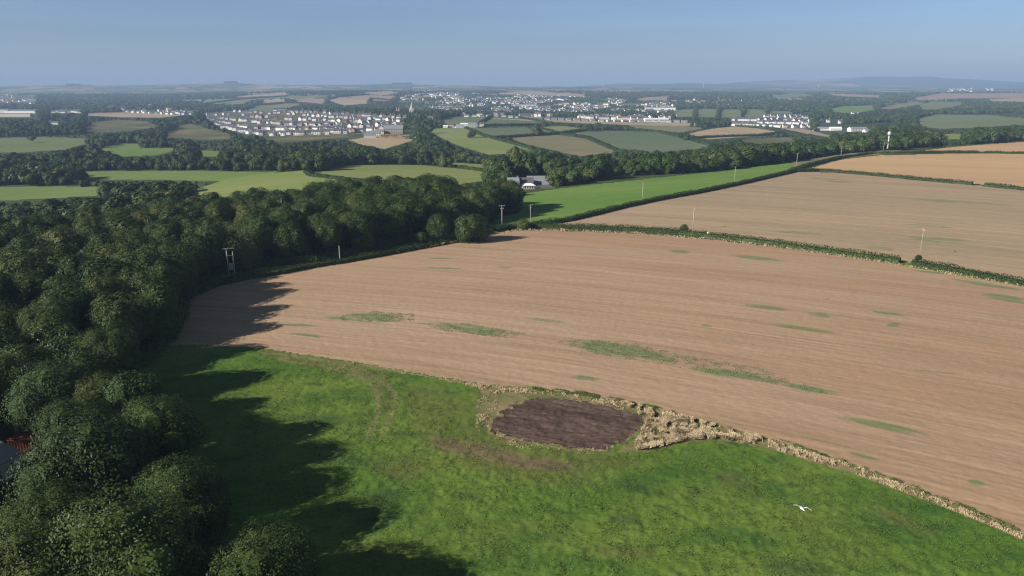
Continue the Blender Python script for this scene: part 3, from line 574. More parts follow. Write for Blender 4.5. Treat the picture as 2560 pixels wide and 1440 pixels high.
ORD = ["first", "second", "third", "fourth", "fifth", "sixth", "seventh", "eighth", "ninth", "tenth", "eleventh", "twelfth", "thirteenth", "fourteenth", "fifteenth", "sixteenth", "seventeenth", "eighteenth", "nineteenth", "twentieth", "twenty-first", "twenty-second", "twenty-third", "twenty-fourth", "twenty-fifth", "twenty-sixth", "twenty-seventh", "twenty-eighth", "twenty-ninth", "thirtieth"]
ORD += ["thirty-" + w_ for w_ in ORD[:9]] + ["fortieth"] + ["forty-" + w_ for w_ in ORD[:9]] + ["fiftieth"]
def at_px(px, py, zc):                       # the point at height zc on the sight line of a photo pixel
    a = (px - 1280) / F; b = (720 - py) / F; den = math.cos(P) + b * math.sin(P); s = (-math.sin(P) + b * math.cos(P)) / den
    Y = (zc - CZ) / s; return a / den * Y, Y
GN = "trees of the near wood"
placed = []
NEAR = [(275, 1350, 9.2, 15.5, 'mid', "huge round tree filling the bottom corner of the near wood"), (225, 1130, 9.2, 15.5, 'dark', "broad tree with flat dense crown north of the huge round tree"),
        (650, 1395, 6.2, 11.5, 'mid', "pale flecked tree jutting furthest into the meadow"), (40, 1400, 6.5, 14, 'olive', "yellowish tree at the very bottom corner with bare twigs"),
        (255, 985, 5.6, 13, 'olive', "thin crowned olive tree overhanging the meadow shade"), (118, 1275, 5.5, 12.5, 'mid', "tree standing right beside the sheet roofed shed"),
        (440, 1240, 6.8, 12.5, 'dark', "lower dark tree on the meadow edge behind the huge round tree"), (130, 960, 6.6, 15, 'blue', "bluish tree above the rusty shed wall"),
        (265, 860, 6.3, 14, 'mid', "leafy rounded tree at the bend of the meadow shade"), (470, 1430, 4.6, 10, 'mid', "tree tucked between the huge round one and the jutting one"),
        (380, 1055, 6.6, 13, 'mid', "rounded tree at the shaded meadow margin north of the lower dark one"), (110, 800, 6.5, 15, 'mid', "tall tree rising over the rusty shed"), (770, 1590, 4.4, 9.5, 'dark', "tree just below the picture that shades the meadow corner"), (1040, 1690, 3.6, 7, 'mid', "small tree below the picture casting a ragged shadow")]
for px, py, r, h, k_, lab in NEAR:
    x, y = at_px(px, py, h - .5 * r); placed.append((x, y, r)); add_tree(x, y, r, h, HI[len(placed) % 3], k_, lab, None, zc=None)
# the rest of the near wood: tightly packed crowns
cand = []
for _ in range(9000):
    x = rng.uniform(-215, 6); y = rng.uniform(50, 376)
    if y < 250 and x < -.80 * y - 14: continue
    cand.append((x, y))
cx = np.array([c_[0] for c_ in cand]); cy = np.array([c_[1] for c_ in cand]); ok = pip(cx, cy, WOOD)
wood_trees = []
SHED = (-77, 97)
for x, y, o_ in zip(cx, cy, ok):
    if not o_: continue
    if math.hypot(x - SHED[0], y - SHED[1]) < 11: continue
    if math.hypot(x + 86, y - 219) < 10: continue
    qx, qy = W2P(x, y, 9.0)
    if qx < 190 and 1020 < qy < 1230: continue
    r = float(np.interp(y, [60, 200, 370], [6.8, 7.2, 7.4])) * rng.uniform(.70, 1.25)
    if any((x - a) ** 2 + (y - b) ** 2 < ((r + c_) * .56) ** 2 for a, b, c_ in placed): continue
    placed.append((x, y, r)); wood_trees.append((x, y, r))
def edge_dist(x, y):
    best = 1e9; n_ = len(WOOD)
    for i in range(1, 18):
        a = WOOD[i]; b = WOOD[i + 1]; dx, dy = b[0] - a[0], b[1] - a[1]; t = max(0, min(1, ((x - a[0]) * dx + (y - a[1]) * dy) / (dx * dx + dy * dy)))
        d = math.hypot(x - a[0] - t * dx, y - a[1] - t * dy)
        if d < best: best = d; s_ = i + t
    return best, s_
info = []
for x, y, r in wood_trees:
    d, s_ = edge_dist(x, y); info.append([x, y, r, d, s_])
edge = sorted([i for i in info if i[3] < 4.2], key=lambda t: t[4]); en = {id(i): n_ for n_, i in enumerate(edge)}
for it in info:
    x, y, r, d, s_ = it
    h = float(np.interp(y, [60, 200, 260, 330], [13.4, 14.8, 14.2, 15.8])) * rng.uniform(.86, 1.12) * (.95 if d < 5 else 1) * (.84 if x > -30 and y > 285 else 1)
    k_ = rng.choice(['dark', 'mid', 'mid', 'blue', 'olive', 'dark'], p=[.24, .25, .2, .09, .15, .07])
    if id(it) in en:
        lab = "%s %s tree of the open wood edge, counted from the meadow corner" % (ORD[en[id(it)]], KW[k_]); g_ = GN
    else:
        zone = ("wood end by the power pole" if x > -60 and y > 270 else "wood behind the transformer poles" if y > 215 else "wood west of the stubble" if y > 140 else "wood beside the meadow")
        lab = "%s %s crown %s the %s" % ("broad" if r > 6.9 else "narrow" if r < 5.4 else "medium", KW[k_], "near the open edge of" if d < 14 else "in the second rank of" if d < 30 else "deep inside", zone); g_ = GN
    add_tree(x, y, r, h, (HI if y < 105 and d < 16 else MD)[random.randrange(3)], k_, lab, g_, zc=h - .85 * r * (1.25 if d < 5 else 1), squash=1.25 if d < 5 else 1)
# understorey that closes the dark edge of the wood
for nm_, px, gy, r, h, k_, lab in (("oak_tree", 1180, 603, 7.6, 10.5, 'mid', "free standing round oak at the corner of the green pasture"), ("oak_tree", 1100, 604, 6.2, 10.5, 'dark', "darker oak touching the round oak's western side"),
        ("oak_tree", 1082, 588, 5.5, 11, 'blue', "taller pale oak behind the dark oak pair"), ("small_tree", 912, 634, 4.6, 7.8, 'mid', "small round tree on the hedge bank before the dark wood"), ("small_tree", 1055, 614, 3.0, 5, 'mid', "low bush tree beside the sunlit grass gap"),
        ("small_tree", 1710, 583, 1.9, 3.6, 'mid', "single round bush standing up out of the long hedge"), ("small_tree", 1308, 572, 3.6, 4.0, 'olive', "rounded thorn bush at the meeting of three hedges"), ("small_tree", 2293, 662, 1.3, 3.4, 'dark', "upright bush at the gateway gap in the long hedge")):
    x, y = P2W(px, gy); add_tree(x, y, r, h, MD[random.randrange(5)], k_, lab, None, nm_, zc=h - .78 * r)
x, y = P2W(81, 356); add_tree(x, y, 7.5, 12, LO[0], 'olive', "lone thin tree with reddish twigs in the dull valley pasture", None, "lone_tree", zc=6.5, squash=.7)
x, y = P2W(1178, 347); add_tree(x, y + 20, 8.5, 13, LO[1], 'olive', "lone pale willow in the hedge of the far slope", None, "lone_tree", zc=6)
x, y = P2W(1292, 425); add_tree(x, y, 9, 19, LO[2], 'olive', "tall yellow green poplar behind the farm buildings", None, "lone_tree", zc=10, squash=1.25)

# ------------------------------------------------------------------ the valley's trees
def visible_open(x, y, z):
    px, py = W2P(x, y, z); m = np.zeros(px.shape, bool)
    for f in OPENP: m |= pip(px, py, f)
    return m
OPENP = [f[3] for f in FIELDS] + ESTATES + [[(-60, 236), (90, 238), (90, 259), (-60, 256)], [(122, 273), (205, 273), (205, 283), (122, 283)], [(300, 275), (490, 279), (490, 289), (300, 283)], [(-50, 276), (95, 278), (95, 295), (-50, 295)], [(118, 304), (150, 304), (150, 312), (118, 312)], [(2045, 297), (2105, 297), (2105, 312), (2045, 312)], [(2040, 318), (2180, 320), (2180, 333), (2040, 330)], [(1165, 286), (1700, 296), (1700, 308), (1165, 295)]] + [[(1268, 445), (1385, 440), (1385, 470), (1300, 480), (1272, 474)], [(1105, 308), (1200, 308), (1200, 322), (1105, 322)], [(860, 330), (1030, 322), (1045, 350), (870, 352)]]
FWu = [uvp(w_) for w_ in FW]
def scatter(y0, y1, sp, umax=.80, keep=1.0, seed=1):
    r_ = np.random.default_rng(seed); xs = []; ys = []
    yy = y0
    while yy < y1:
        s = sp(yy); n = int(2 * umax * yy / s); a = (np.arange(n) + .5) / n * 2 - 1
        xs.append(a * umax * yy + r_.uniform(-.5, .5, n) * s); ys.append(yy + r_.uniform(-.5, .5, n) * s); yy += s
    xs = np.concatenate(xs); ys = np.concatenate(ys)
    return xs, ys
def fit_heights(x, y, hs):
    """largest height of the list whose top does not stand before a field, roof or road the photo shows"""
    z = H(x, y); out = np.zeros(x.shape); u = x / y; ly = np.log(y)
    infield = np.zeros(x.shape, bool)
    for f in FWu: infield |= pip(u, ly, f)
    for es in ESTATES: infield |= pip(u, ly, uvp(wpoly(es)))
    for h in sorted(hs):
        bad = visible_open(x, y, z + h) | visible_open(x, y, z + h * .6)
        out = np.where((~bad) & ((out > 0) | (h == min(hs))), h, out)
    out[infield] = 0
    return out, z
xs, ys = scatter(335, 2400, lambda Y: 9.5 if Y < 900 else 12.0, .80)
wood_ok = pip(xs, ys, WOOD); sel = ~wood_ok ; xs, ys = xs[sel], ys[sel]
rr = np.random.default_rng(4)
# keep the ridge plateau on the right free of scattered trees up to its edge
edgeY = np.interp(xs / ys, [u_of(p_) for p_ in (1000, 1380, 1600, 1800, 1990, 2100, 2200, 2400, 2560, 2900)], [330, 455, 500, 545, 600, 655, 700, 770, 850, 930])
sel = ys > edgeY; xs, ys, edgeY = xs[sel], ys[sel], edgeY[sel]
hh, zz = fit_heights(xs, ys, [2, 3.5, 5.5, 8, 11, 14])
cover = fbm(xs / 130, ys / 130, 61, 3)
hh = np.where(hh >= 5.5, hh * rr.uniform(.62, 1.08, len(hh)) * np.clip(.62 + .9 * (fbm(xs / 34, ys / 34, 67, 2) - .2), .6, 1.1), hh)
thin = (cover < .41) & (ys > 900); hh = np.where(thin, np.minimum(hh, 3.5), hh)
kp = (hh > 0) & ((hh >= 5) | (rr.random(len(hh)) < .8)) & ~(thin & (rr.random(len(hh)) < .35)); xs, ys, hh, zz, edgeY = xs[kp], ys[kp], hh[kp], zz[kp], edgeY[kp]
nleft = 296 - len(individuals)
ppx, ppy = W2P(xs, ys, zz + hh * .7)
score = hh / ys * ((ppx > -20) & (ppx < 2580)) * ((ys - edgeY < 90) | (xs < 0)) * np.where((xs / ys > u_of(1000)), 1, np.where(ys < 620, .9, .6))
order = np.argsort(-score); chosen = order[:max(nleft, 0)]
belt = sorted([i for i in chosen if xs[i] / ys[i] > u_of(1330) and ys[i] - edgeY[i] < 30], key=lambda i: xs[i] / ys[i]); bn = {i: n_ for n_, i in enumerate(belt)}
for i in chosen:
    k_ = ['dark', 'mid', 'blue', 'olive'][int(rr.choice(4, p=[.4, .35, .1, .15]))]; u = xs[i] / ys[i]
    r = hh[i] * rr.uniform(.48, .64)
    if i in bn and bn[i] < len(ORD): lab = "%s tree from the farm in the front row along the bright pasture" % ORD[bn[i]]; g_ = "tree belt beyond the bright pasture"
    elif u > u_of(1330): lab = "%s tree in the belt beyond the bright pasture" % KW[k_]; g_ = "tree belt beyond the bright pasture"
    elif u > u_of(480): lab = "%s tree at the foot of the pale hill field" % KW[k_]; g_ = "trees round the pale hill field"
    else: lab = "%s tree in the valley below the near wood" % KW[k_]; g_ = "valley trees below the near wood"
    add_tree(xs[i], ys[i], r, hh[i], LO[random.randrange(5)], k_, lab, g_, zc=hh[i] - .74 * r)
rest = np.ones(len(xs), bool); rest[chosen] = False
def hidden_collection(name, meshes):
    col = bpy.data.collections.new(name)
    for m in meshes:
        o = bpy.data.objects.new(m.name + "_clump", m); col.objects.link(o)
    return col
def whole_tree(name, n, leaf, nl, mat):
    """unit tree for the woods: crown sitting low on the ground, height about 1.5"""
    me = crown_mesh(name, n, leaf, nl, mat, .9, -.8, True, .42)
    co = np.empty(len(me.vertices) * 3, np.float32); me.vertices.foreach_get("co", co); co = co.reshape(-1, 3); co[:, 2] += .78; me.vertices.foreach_set("co", co.ravel()); me.update()
    return me
MIDW = hidden_collection("mid_wood_kinds", [whole_tree("wood_tree", 1100, .095, 10, LEAF[k_]) for k_ in ('dark', 'mid', 'mid', 'blue', 'olive', 'dark')])
FARW = hidden_collection("far_wood_kinds", [whole_tree("wood_tree", 90, .26, 7, LEAF[k_]) for k_ in ('dark', 'mid', 'mid', 'blue', 'olive')])
def instancer(name, label, x, y, z, s, sz, coll, nk, seed=0):
    r_ = np.random.default_rng(seed); me = bpy.data.meshes.new(name); me.vertices.add(len(x))
    me.vertices.foreach_set("co", np.stack([x, y, z], 1).astype(np.float32).ravel())
    a = me.attributes.new("tree_size", 'FLOAT_VECTOR', 'POINT'); a.data.foreach_set("vector", np.stack([s, s, sz], 1).astype(np.float32).ravel())
    a = me.attributes.new("tree_kind", 'INT', 'POINT'); a.data.foreach_set("value", r_.integers(0, nk, len(x)).astype(np.int32))
    a = me.attributes.new("tree_turn", 'FLOAT_VECTOR', 'POINT'); t = np.zeros((len(x), 3), np.float32); t[:, 2] = r_.uniform(0, 6.28, len(x)); a.data.foreach_set("vector", t.ravel())
    o = obj(name, me); tag(o, label, "woodland", None, "stuff")
    g = bpy.data.node_groups.new(name, 'GeometryNodeTree'); g.interface.new_socket("Geometry", in_out='INPUT', socket_type='NodeSocketGeometry'); g.interface.new_socket("Geometry", in_out='OUTPUT', socket_type='NodeSocketGeometry')
    n = g.nodes; l = g.links; gi = n.new("NodeGroupInput"); go = n.new("NodeGroupOutput"); ip = n.new("GeometryNodeInstanceOnPoints"); ci = n.new("GeometryNodeCollectionInfo")
    ci.inputs[0].default_value = coll; ci.inputs["Separate Children"].default_value = True; ci.inputs["Reset Children"].default_value = True; ip.inputs["Pick Instance"].default_value = True
    def na(nm_, ty):
        q_ = n.new("GeometryNodeInputNamedAttribute"); q_.data_type = ty; q_.inputs[0].default_value = nm_; return q_.outputs[0]
    l.new(gi.outputs[0], ip.inputs["Points"]); l.new(ci.outputs[0], ip.inputs["Instance"]); l.new(na("tree_kind", 'INT'), ip.inputs["Instance Index"])
    l.new(na("tree_size", 'FLOAT_VECTOR'), ip.inputs["Scale"]); l.new(na("tree_turn", 'FLOAT_VECTOR'), ip.inputs["Rotation"]); l.new(ip.outputs[0], go.inputs[0])
    md = o.modifiers.new("scatter", 'NODES'); md.node_group = g
    return o
x, y, z, h = xs[rest], ys[rest], zz[rest], hh[rest]
instancer("valley_woodland", "unbroken tangle of oaks filling the valley", x, y, z - .3, h * np.random.default_rng(2).uniform(.54, .76, len(x)), h / 1.6, MIDW, 6)
TOWN = [(1000, 300), (985, 262), (1010, 240), (1100, 232), (1250, 236), (1480, 244), (1690, 262), (1690, 300), (1600, 303), (1250, 290), (1100, 292)]
xs, ys = scatter(2400, 5600, lambda Y: 17 + (Y - 2400) * .004, .76, seed=9)
ppx, ppy = W2P(xs, ys, H(xs, ys)); intown = pip(ppx, ppy, TOWN)
hh, zz = fit_heights(xs, ys, [3, 6, 9, 13]); cov = fbm(xs / 420, ys / 260, 71, 4)
keepf = (hh > 0) & (((cov > .52) & ~intown) | ((cov < .52) & (rr.random(len(xs)) < .10)) | (intown & (fbm(xs / 90, ys / 120, 81, 3) > .50)))
hh = np.where(intown, np.minimum(hh, 7), hh)
xs, ys, zz, hh = xs[keepf], ys[keepf], zz[keepf], hh[keepf]
instancer("far_woodland", "far bluish woods and hedgerow trees round the town", xs, ys, zz - .3, hh * .78, hh / 1.5, FARW, 5)

# ------------------------------------------------------------------ hedges
def hedge(pts, h, wd, label, leaf, dn, cat="hedge", mat=HEDGE, name="hedge", wob=.35, group=None, world=None):
    w_ = world if world is not None else [P2W(*p_) for p_ in dens(pts, 10, False)]; P_ = [np.array(w_[0])]
    for p_ in w_[1:]:
        if np.linalg.norm(np.array(p_) - P_[-1]) > .8: P_.append(np.array(p_))
    P_ = np.array(P_); seg = np.linalg.norm(np.diff(P_, axis=0), axis=1); cum = np.concatenate([[0], np.cumsum(seg)]); Lh = cum[-1]
    n = int(Lh * dn); t = rng.uniform(0, Lh, n); hx = np.interp(t, cum, P_[:, 0]); hy = np.interp(t, cum, P_[:, 1])
    i = np.clip(np.searchsorted(cum, t) - 1, 0, len(seg) - 1); dirx = np.diff(P_[:, 0])[i] / seg[i]; diry = np.diff(P_[:, 1])[i] / seg[i]
    hl = h * (1 - wob * .5 + wob * 1.5 * (fbm(t / (h * 2.2), t * 0 + 3.3, 91, 3) - .35)); wl = wd * (.8 + .5 * fbm(t / (h * 1.5), t * 0 + 8, 95, 2))
    a = rng.uniform(0, math.pi, n); rr_ = rng.uniform(.72, 1.05, n)
    off = np.cos(a) * wl / 2 * rr_; up = np.sin(a) ** .6 * hl * rr_ * .98
    x_ = hx - diry * off; y_ = hy + dirx * off; z_ = H(x_, y_) + up
    nrm = np.stack([-diry * np.cos(a), dirx * np.cos(a), np.sin(a)], 1) + sphere_pts(n) * .7
    v = quads(np.stack([x_, y_, z_], 1), nrm, rng.uniform(.6, 1.4, n) * leaf)
    fl = list(range(len(v))); lt = [4] * n; nv = len(v); tt = np.arange(0, Lh, max(1.0, h * .6)); ex = []
    for q_ in tt:                                # solid heart of the hedge
        j = min(np.searchsorted(cum, q_), len(seg)) - 1; j = max(j, 0); dx, dy = np.diff(P_[:, 0])[j] / seg[j], np.diff(P_[:, 1])[j] / seg[j]
        xx, yy = np.interp(q_, cum, P_[:, 0]), np.interp(q_, cum, P_[:, 1]); hq = h * .62; z0 = float(H(xx, yy))
        for o1, zz_ in ((-.38, -.1), (-.3, hq * .8), (0, hq), (.3, hq * .8), (.38, -.1)): ex.append((xx - dy * o1 * wd, yy + dx * o1 * wd, z0 + zz_))
    for s_ in range(len(tt) - 1):
        for c_ in range(4):
            b_ = nv + s_ * 5 + c_; fl += [b_, b_ + 1, b_ + 6, b_ + 5]; lt.append(4)
    me = mesh_np(name, np.vstack([v, np.array(ex)]), fl, lt, mat); o = obj(name, me); tag(o, label, cat, group); return o
hedge([(1238, 580), (1270, 572), (1320, 568), (1400, 571), (1530, 575), (1700, 584), (1900, 608), (2100, 637), (2250, 657)], 2.7, 3.6, "long leafy hedge between the two stubble fields, west of the gateway", .22, 60)
hedge([(2280, 662), (2330, 670), (2400, 682), (2560, 714), (2800, 765), (3000, 812), (3600, 950)], 2.6, 3.2, "ragged hedge east of the gateway gap", .22, 60)
hedge([(1330, 566), (1420, 553), (1560, 519), (1640, 502), (1700, 491)], 2.6, 3.4, "dark hedge climbing between bright pasture and stubble, lower length", .26, 42)
hedge([(1700, 491), (1760, 480), (1860, 459), (1960, 436), (1990, 429)], 2.6, 3.6, "dark hedge climbing between bright pasture and stubble, upper length", .30, 34)
hedge([(1990, 430), (2050, 428), (2200, 441), (2320, 453), (2432, 463)], 2.8, 4, "hedge under the gold field, west of its gap", .34, 30)
hedge([(2462, 466), (2560, 476), (2760, 492), (3000, 512), (3600, 560)], 2.8, 4, "hedge under the gold field, east of its gap", .34, 30)
hedge([(1975, 430), (2020, 415), (2060, 405), (2110, 394), (2180, 385)], 2.5, 5, "brambly hedge bending round the gold field's corner", .36, 30)
hedge([(2180, 385), (2340, 382), (2445, 382)], 2.6, 5, "straight hedge between the two gold fields, west of the gap", .4, 26)
hedge([(2462, 383), (2560, 385), (2900, 388)], 2.6, 5, "straight hedge between the two gold fields, east of the gap", .4, 26)
hedge([(1230, 583), (1160, 600), (1060, 619), (960, 638)], 2.2, 3.2, "shaded hedge bank below the round oak", .22, 50)
hedge([(960, 638), (860, 656), (780, 668), (700, 684), (620, 697)], 2.2, 3.4, "shaded bramble bank between stubble and dark wood", .22, 50)
hedge([(620, 697), (540, 715), (470, 745), (400, 790)], 1.8, 3, "bramble bank in full shade below the transformer poles", .22, 40)
hedge([(765, 430), (778, 440), (880, 452), (930, 458)], 2.5, 5, "dark curved hedge dividing the two hill fields", .5, 20)
hedge([(770, 431), (810, 425), (860, 413), (950, 410), (1060, 409), (1140, 418)], 2.8, 5, "hedge over the crest of the rounded hill", .5, 20)
hedge([(1150, 420), (1220, 430), (1240, 436)], 2.8, 5, "short crest hedge east of the little gate", .5, 20)
FH = [([(1165, 321), (1210, 341), (1330, 373), (1400, 388)], "long diagonal hedge on the far slope"), ([(1100, 315), (1200, 315), (1370, 313), (1420, 316)], "level dark hedge beside the white farm"), ([(1195, 311), (1230, 291)], "short hedge climbing from the farm to the hilltop"),
      ([(1235, 346), (1390, 336), (1480, 323)], "hedge between green and brown slope fields"), ([(1340, 319), (1402, 336), (1470, 346), (1545, 379), (1620, 386)], "hedge above the brown triangular field"), ([(1420, 333), (1480, 323), (1560, 325)], "hedge at the top of the dusky field"),
      ([(1560, 322), (1650, 331), (1720, 347), (1800, 370)], "tall hedge along the dusky field's upper side"), ([(1290, 294), (1380, 309), (1480, 318)], "hedge below the bare earth strip"), ([(1735, 292), (1742, 271)], "hedge between first and second striped plots"), ([(1795, 295), (1803, 272)], "hedge between second and third striped plots"), ([(1855, 294), (1857, 272)], "hedge between third and fourth striped plots"),
      ([(1720, 347), (1800, 343), (1900, 340), (1960, 333)], "scrubby hedge below the sandy slope"), ([(1840, 315), (1930, 322), (2000, 338), (2070, 350)], "hedge between sandy slope and pink strip"), ([(500, 262), (600, 249), (720, 241)], "far hedge under the green strip field"), ([(640, 264), (720, 257), (800, 263)], "far hedge across the brown hill fields"), ([(816, 250), (845, 243), (925, 237)], "far hedge along the hill shoulder"), ([(920, 258), (928, 247), (985, 252)], "far hedge near the town edge")]
for i, (p_, lab) in enumerate(FH): hedge(p_, 5.0 if i < 13 else 8, 7 if i < 13 else 13, lab, .8 if i < 13 else 1.7, 9 if i < 13 else 4, mat=LEAF['dark'])

# ------------------------------------------------------------------ dry grass, weeds
def blades(px_poly, n, h, wd, seed, name, label, mat, lean=.3, dz=0, clump=.5):
    wp = wpoly(px_poly); xs = np.array([p_[0] for p_ in wp]); ys = np.array([p_[1] for p_ in wp]); r_ = np.random.default_rng(seed)
    x = r_.uniform(xs.min(), xs.max(), n * 8); y = r_.uniform(ys.min(), ys.max(), n * 8); k_ = pip(x, y, wp) & (fbm(x * .8, y * .8, seed, 3) > clump) ; x, y = x[k_][:n], y[k_][:n]; m = len(x)
    hh_ = h * r_.uniform(.5, 1.1, m) * (.6 + .8 * fbm(x * .5, y * .5, seed + 5, 2)); a = 12 * fbm(x * .45, y * .45, seed + 9, 2) + r_.normal(0, .45, m); w_ = wd * r_.uniform(.6, 1.3, m)
    z = H(x, y); lx = (r_.normal(.15, lean * .5, m) + 1.6 * lean * (fbm(x * .5, y * .5, seed + 13, 2) - .5)) * hh_; ly_ = r_.normal(0, lean, m) * hh_
    ca, sa = np.cos(a) * w_, np.sin(a) * w_
    v = np.stack([np.stack([x - ca * .4, y - sa * .4, z], 1), np.stack([x + ca * .4, y + sa * .4, z], 1), np.stack([x + ca + lx, y + sa + ly_, z + hh_], 1), np.stack([x - ca + lx, y - sa + ly_, z + hh_ * .9], 1)], 1).reshape(-1, 3)
    me = mesh_np(name, v, np.arange(len(v)), np.full(m, 4), mat); o = obj(name, me); tag(o, label, "grass", None, "stuff"); return o
def leaflets(px_poly, n, h, leaf, seed, name, label, mat, clump=.5, cs=.8, up=1.2):
    """low leaves in clumps over the ground"""
    wp = wpoly(px_poly); xs = np.array([p_[0] for p_ in wp]); ys = np.array([p_[1] for p_ in wp]); r_ = np.random.default_rng(seed)
    x = r_.uniform(xs.min(), xs.max(), n * 12); y = r_.uniform(ys.min(), ys.max(), n * 12); f_ = fbm(x * cs, y * cs, seed, 4); k_ = pip(x, y, wp) & (f_ > clump + r_.normal(0, .04, len(x))); x, y, f_ = x[k_][:n], y[k_][:n], f_[k_][:n]; m = len(x)
    z = H(x, y) + .06 + r_.uniform(.1, 1, m) * h * np.clip((f_ - clump) * 5 + .35, .2, 1.2)
    v = quads(np.stack([x, y, z], 1), sphere_pts(m) + np.array([0, 0, up]), r_.uniform(.6, 1.3, m) * leaf)
    me = mesh_np(name, v, np.arange(len(v)), np.full(m, 4), mat); o = obj(name, me); tag(o, label, "grass", None, "stuff"); return o
V1 = [(1560, 1008), (1640, 1030), (1760, 1058), (1920, 1100), (1930, 1118), (1860, 1106), (1800, 1098), (1720, 1100), (1650, 1118), (1580, 1128), (1600, 1085), (1612, 1050)]
blades(V1, 42000, .62, .034, 101, "tall_dry_grass", "tall pale straw grass beside the dug soil patch", STRAW, .5, 0, .50)
blades([(1000, 929), (1200, 962), (1330, 974), (1450, 990), (1560, 1007), (1560, 1026), (1440, 994), (1330, 984), (1240, 985), (1100, 946)], 7000, .3, .03, 102, "dry_grass", "short straw grass above the dug soil patch", STRAW, .4, 0, .47)
blades([(1920, 1100), (2040, 1136), (2160, 1176), (2300, 1231), (2430, 1281), (2560, 1341), (2900, 1480), (2900, 1500), (2560, 1352), (2430, 1296), (2300, 1246), (2160, 1194), (2040, 1156), (1920, 1122)], 22000, .34, .03, 103, "dry_grass", "ribbon of straw grass running down to the corner", STRAW, .4, 0, .46)
leaflets([(1930, 1094), (2040, 1128), (2160, 1168), (2300, 1222), (2430, 1272), (2560, 1330), (2560, 1340), (2430, 1280), (2300, 1230), (2160, 1175), (2040, 1134)], 7000, .35, .09, 104, "green_weeds", "thin line of green weeds along the stubble edge", WEED, .5)
leaflets([(1330, 968), (1460, 980), (1600, 1008), (1700, 1030), (1700, 1036), (1600, 1016), (1460, 990), (1330, 975)], 4000, .3, .09, 114, "green_weeds", "green weeds between soil patch and stubble", WEED, .5)
blades([(1180, 598), (1300, 577), (1400, 579), (1600, 587), (1800, 604), (2000, 628), (2200, 657), (2350, 683), (2560, 718), (2560, 711), (2350, 677), (2200, 652), (2000, 623), (1800, 599), (1600, 582), (1400, 574), (1300, 572), (1180, 594)], 8000, .6, .07, 105, "dry_grass", "straw grass at the foot of the long hedge", STRAW, .3, 0, .42)
blades([(930, 645), (1060, 622), (1160, 603), (1220, 590), (1220, 584), (1160, 597), (1060, 615), (930, 638)], 7000, .9, .09, 106, "dry_grass", "straw grass on the shaded bank below the oaks", STRAW, .3, 0, .47)
blades([(1200, 960), (1250, 978), (1240, 1030), (1225, 1070), (1300, 1104), (1400, 1122), (1490, 1130), (1480, 1140), (1290, 1120), (1190, 1080), (1190, 1020)], 3500, .2, .03, 107, "dry_grass", "trodden straw grass round the dug soil", STRAW, .7, 0, .50)
MEAD = [(480, 1450), (520, 1000), (640, 880), (1000, 935), (1200, 1100), (1500, 1140), (1800, 1110), (2300, 1250), (2900, 1500), (2400, 1600), (480, 1600)]
leaflets(MEAD, 60000, .16, .08, 108, "meadow_weeds", "low leafy weeds scattered through the meadow", WEED, .52, .55)
leaflets(MEAD, 11000, .24, .09, 109, "meadow_docks", "darker docks and nettles in the meadow", DOCK, .63, .5, .9)
leaflets([(1380, 850), (1560, 850), (1700, 885), (1900, 920), (2090, 990), (1900, 955), (1640, 910), (1450, 880)], 6000, .05, .09, 110, "green_regrowth", "green regrowth streak in the stubble", REGR, .5)
leaflets([(1040, 808), (1180, 808), (1320, 835), (1260, 846), (1120, 830)], 2600, .05, .09, 111, "green_regrowth", "green regrowth streak higher in the stubble", REGR, .5)
leaflets([(840, 790), (940, 778), (1035, 785), (1035, 802), (940, 806), (860, 802)], 2200, .05, .09, 112, "green_regrowth", "green regrowth patch nearest the wood shadow", REGR, .5)
# low thorn and bramble thickets that close the foot of the wood
def thicket(wpts, h, label, seed):
    P_ = [np.array(wpts[0])]
    for a, b in zip(wpts[:-1], wpts[1:]):
        L_ = math.hypot(b[0] - a[0], b[1] - a[1]); m = max(1, int(L_ / 2.5)); P_ += [np.array([a[0] + (b[0] - a[0]) * t_ / m, a[1] + (b[1] - a[1]) * t_ / m]) for t_ in range(1, m + 1)]
    return hedge(None, h, 5.5, label, .24, 80, "thicket", LEAF['dark'], "thicket", .7, None, P_)
thicket(WOOD[4:8], 3.2, "dark thicket at the wood's foot by the meadow bend", 1)
thicket(WOOD[7:11], 3.6, "dark thicket at the wood's foot beside the stubble", 2)
thicket(WOOD[10:14], 4.0, "dark thicket behind the small hedge bank tree", 3)
thicket(WOOD[13:18], 4.2, "dark thicket at the wood's far end behind the oaks", 4)

# ------------------------------------------------------------------ poles
def arm_pole(px, gy, h, label, lean=0.0, rot=0.2, arms=2, name="power_pole", r=.16, group="wooden power poles"):
    r *= .8
    x, y = P2W(px, gy); t = empty(name, (x, y, float(H(x, y)) - .3), rot); tag(t, label, "power pole", group)
    b = MB(); b.tube([(0, 0, 0), (lean * .5, 0, h * .5), (lean, 0, h + .3)], [r * 1.15, r, r * .8], 8); b.build("pole", WOODP, t, True)
    for k_ in range(arms):
        wd = (2.6, 1.5)[k_]; zz_ = h + .15 - k_ * 1.25; a = MB(); a.box((lean, -.14, zz_), (wd, .12, .16)); cb = a.build("crossarm", WOODP, t)
        for s_ in ((-.46, 0, .46) if k_ == 0 else (-.44, .44)):
            i_ = MB(); i_.lathe([(.03, 0), (.075, .05), (.055, .12), (.075, .18), (.04, .26)], (lean + s_ * wd, -.14, zz_ + .08), 7); i_.build("insulator", CONC, cb, True)
    return t
arm_pole(1255, 568, 9.4, "T-topped pole in front of the wood's far end", 0, .15, 2, r=.2)
arm_pole(1326, 560, 8.4, "thin pole behind the thorn bush in the bright pasture", 0, .9, 2, r=.13)
arm_pole(1606, 502, 9.6, "pole half way up the bright pasture beside the hedge", 0, .5, 2, r=.17)
arm_pole(1732, 573, 8.6, "lone pole rising behind the bush in the long hedge", 0, 1.3, 1, r=.15)
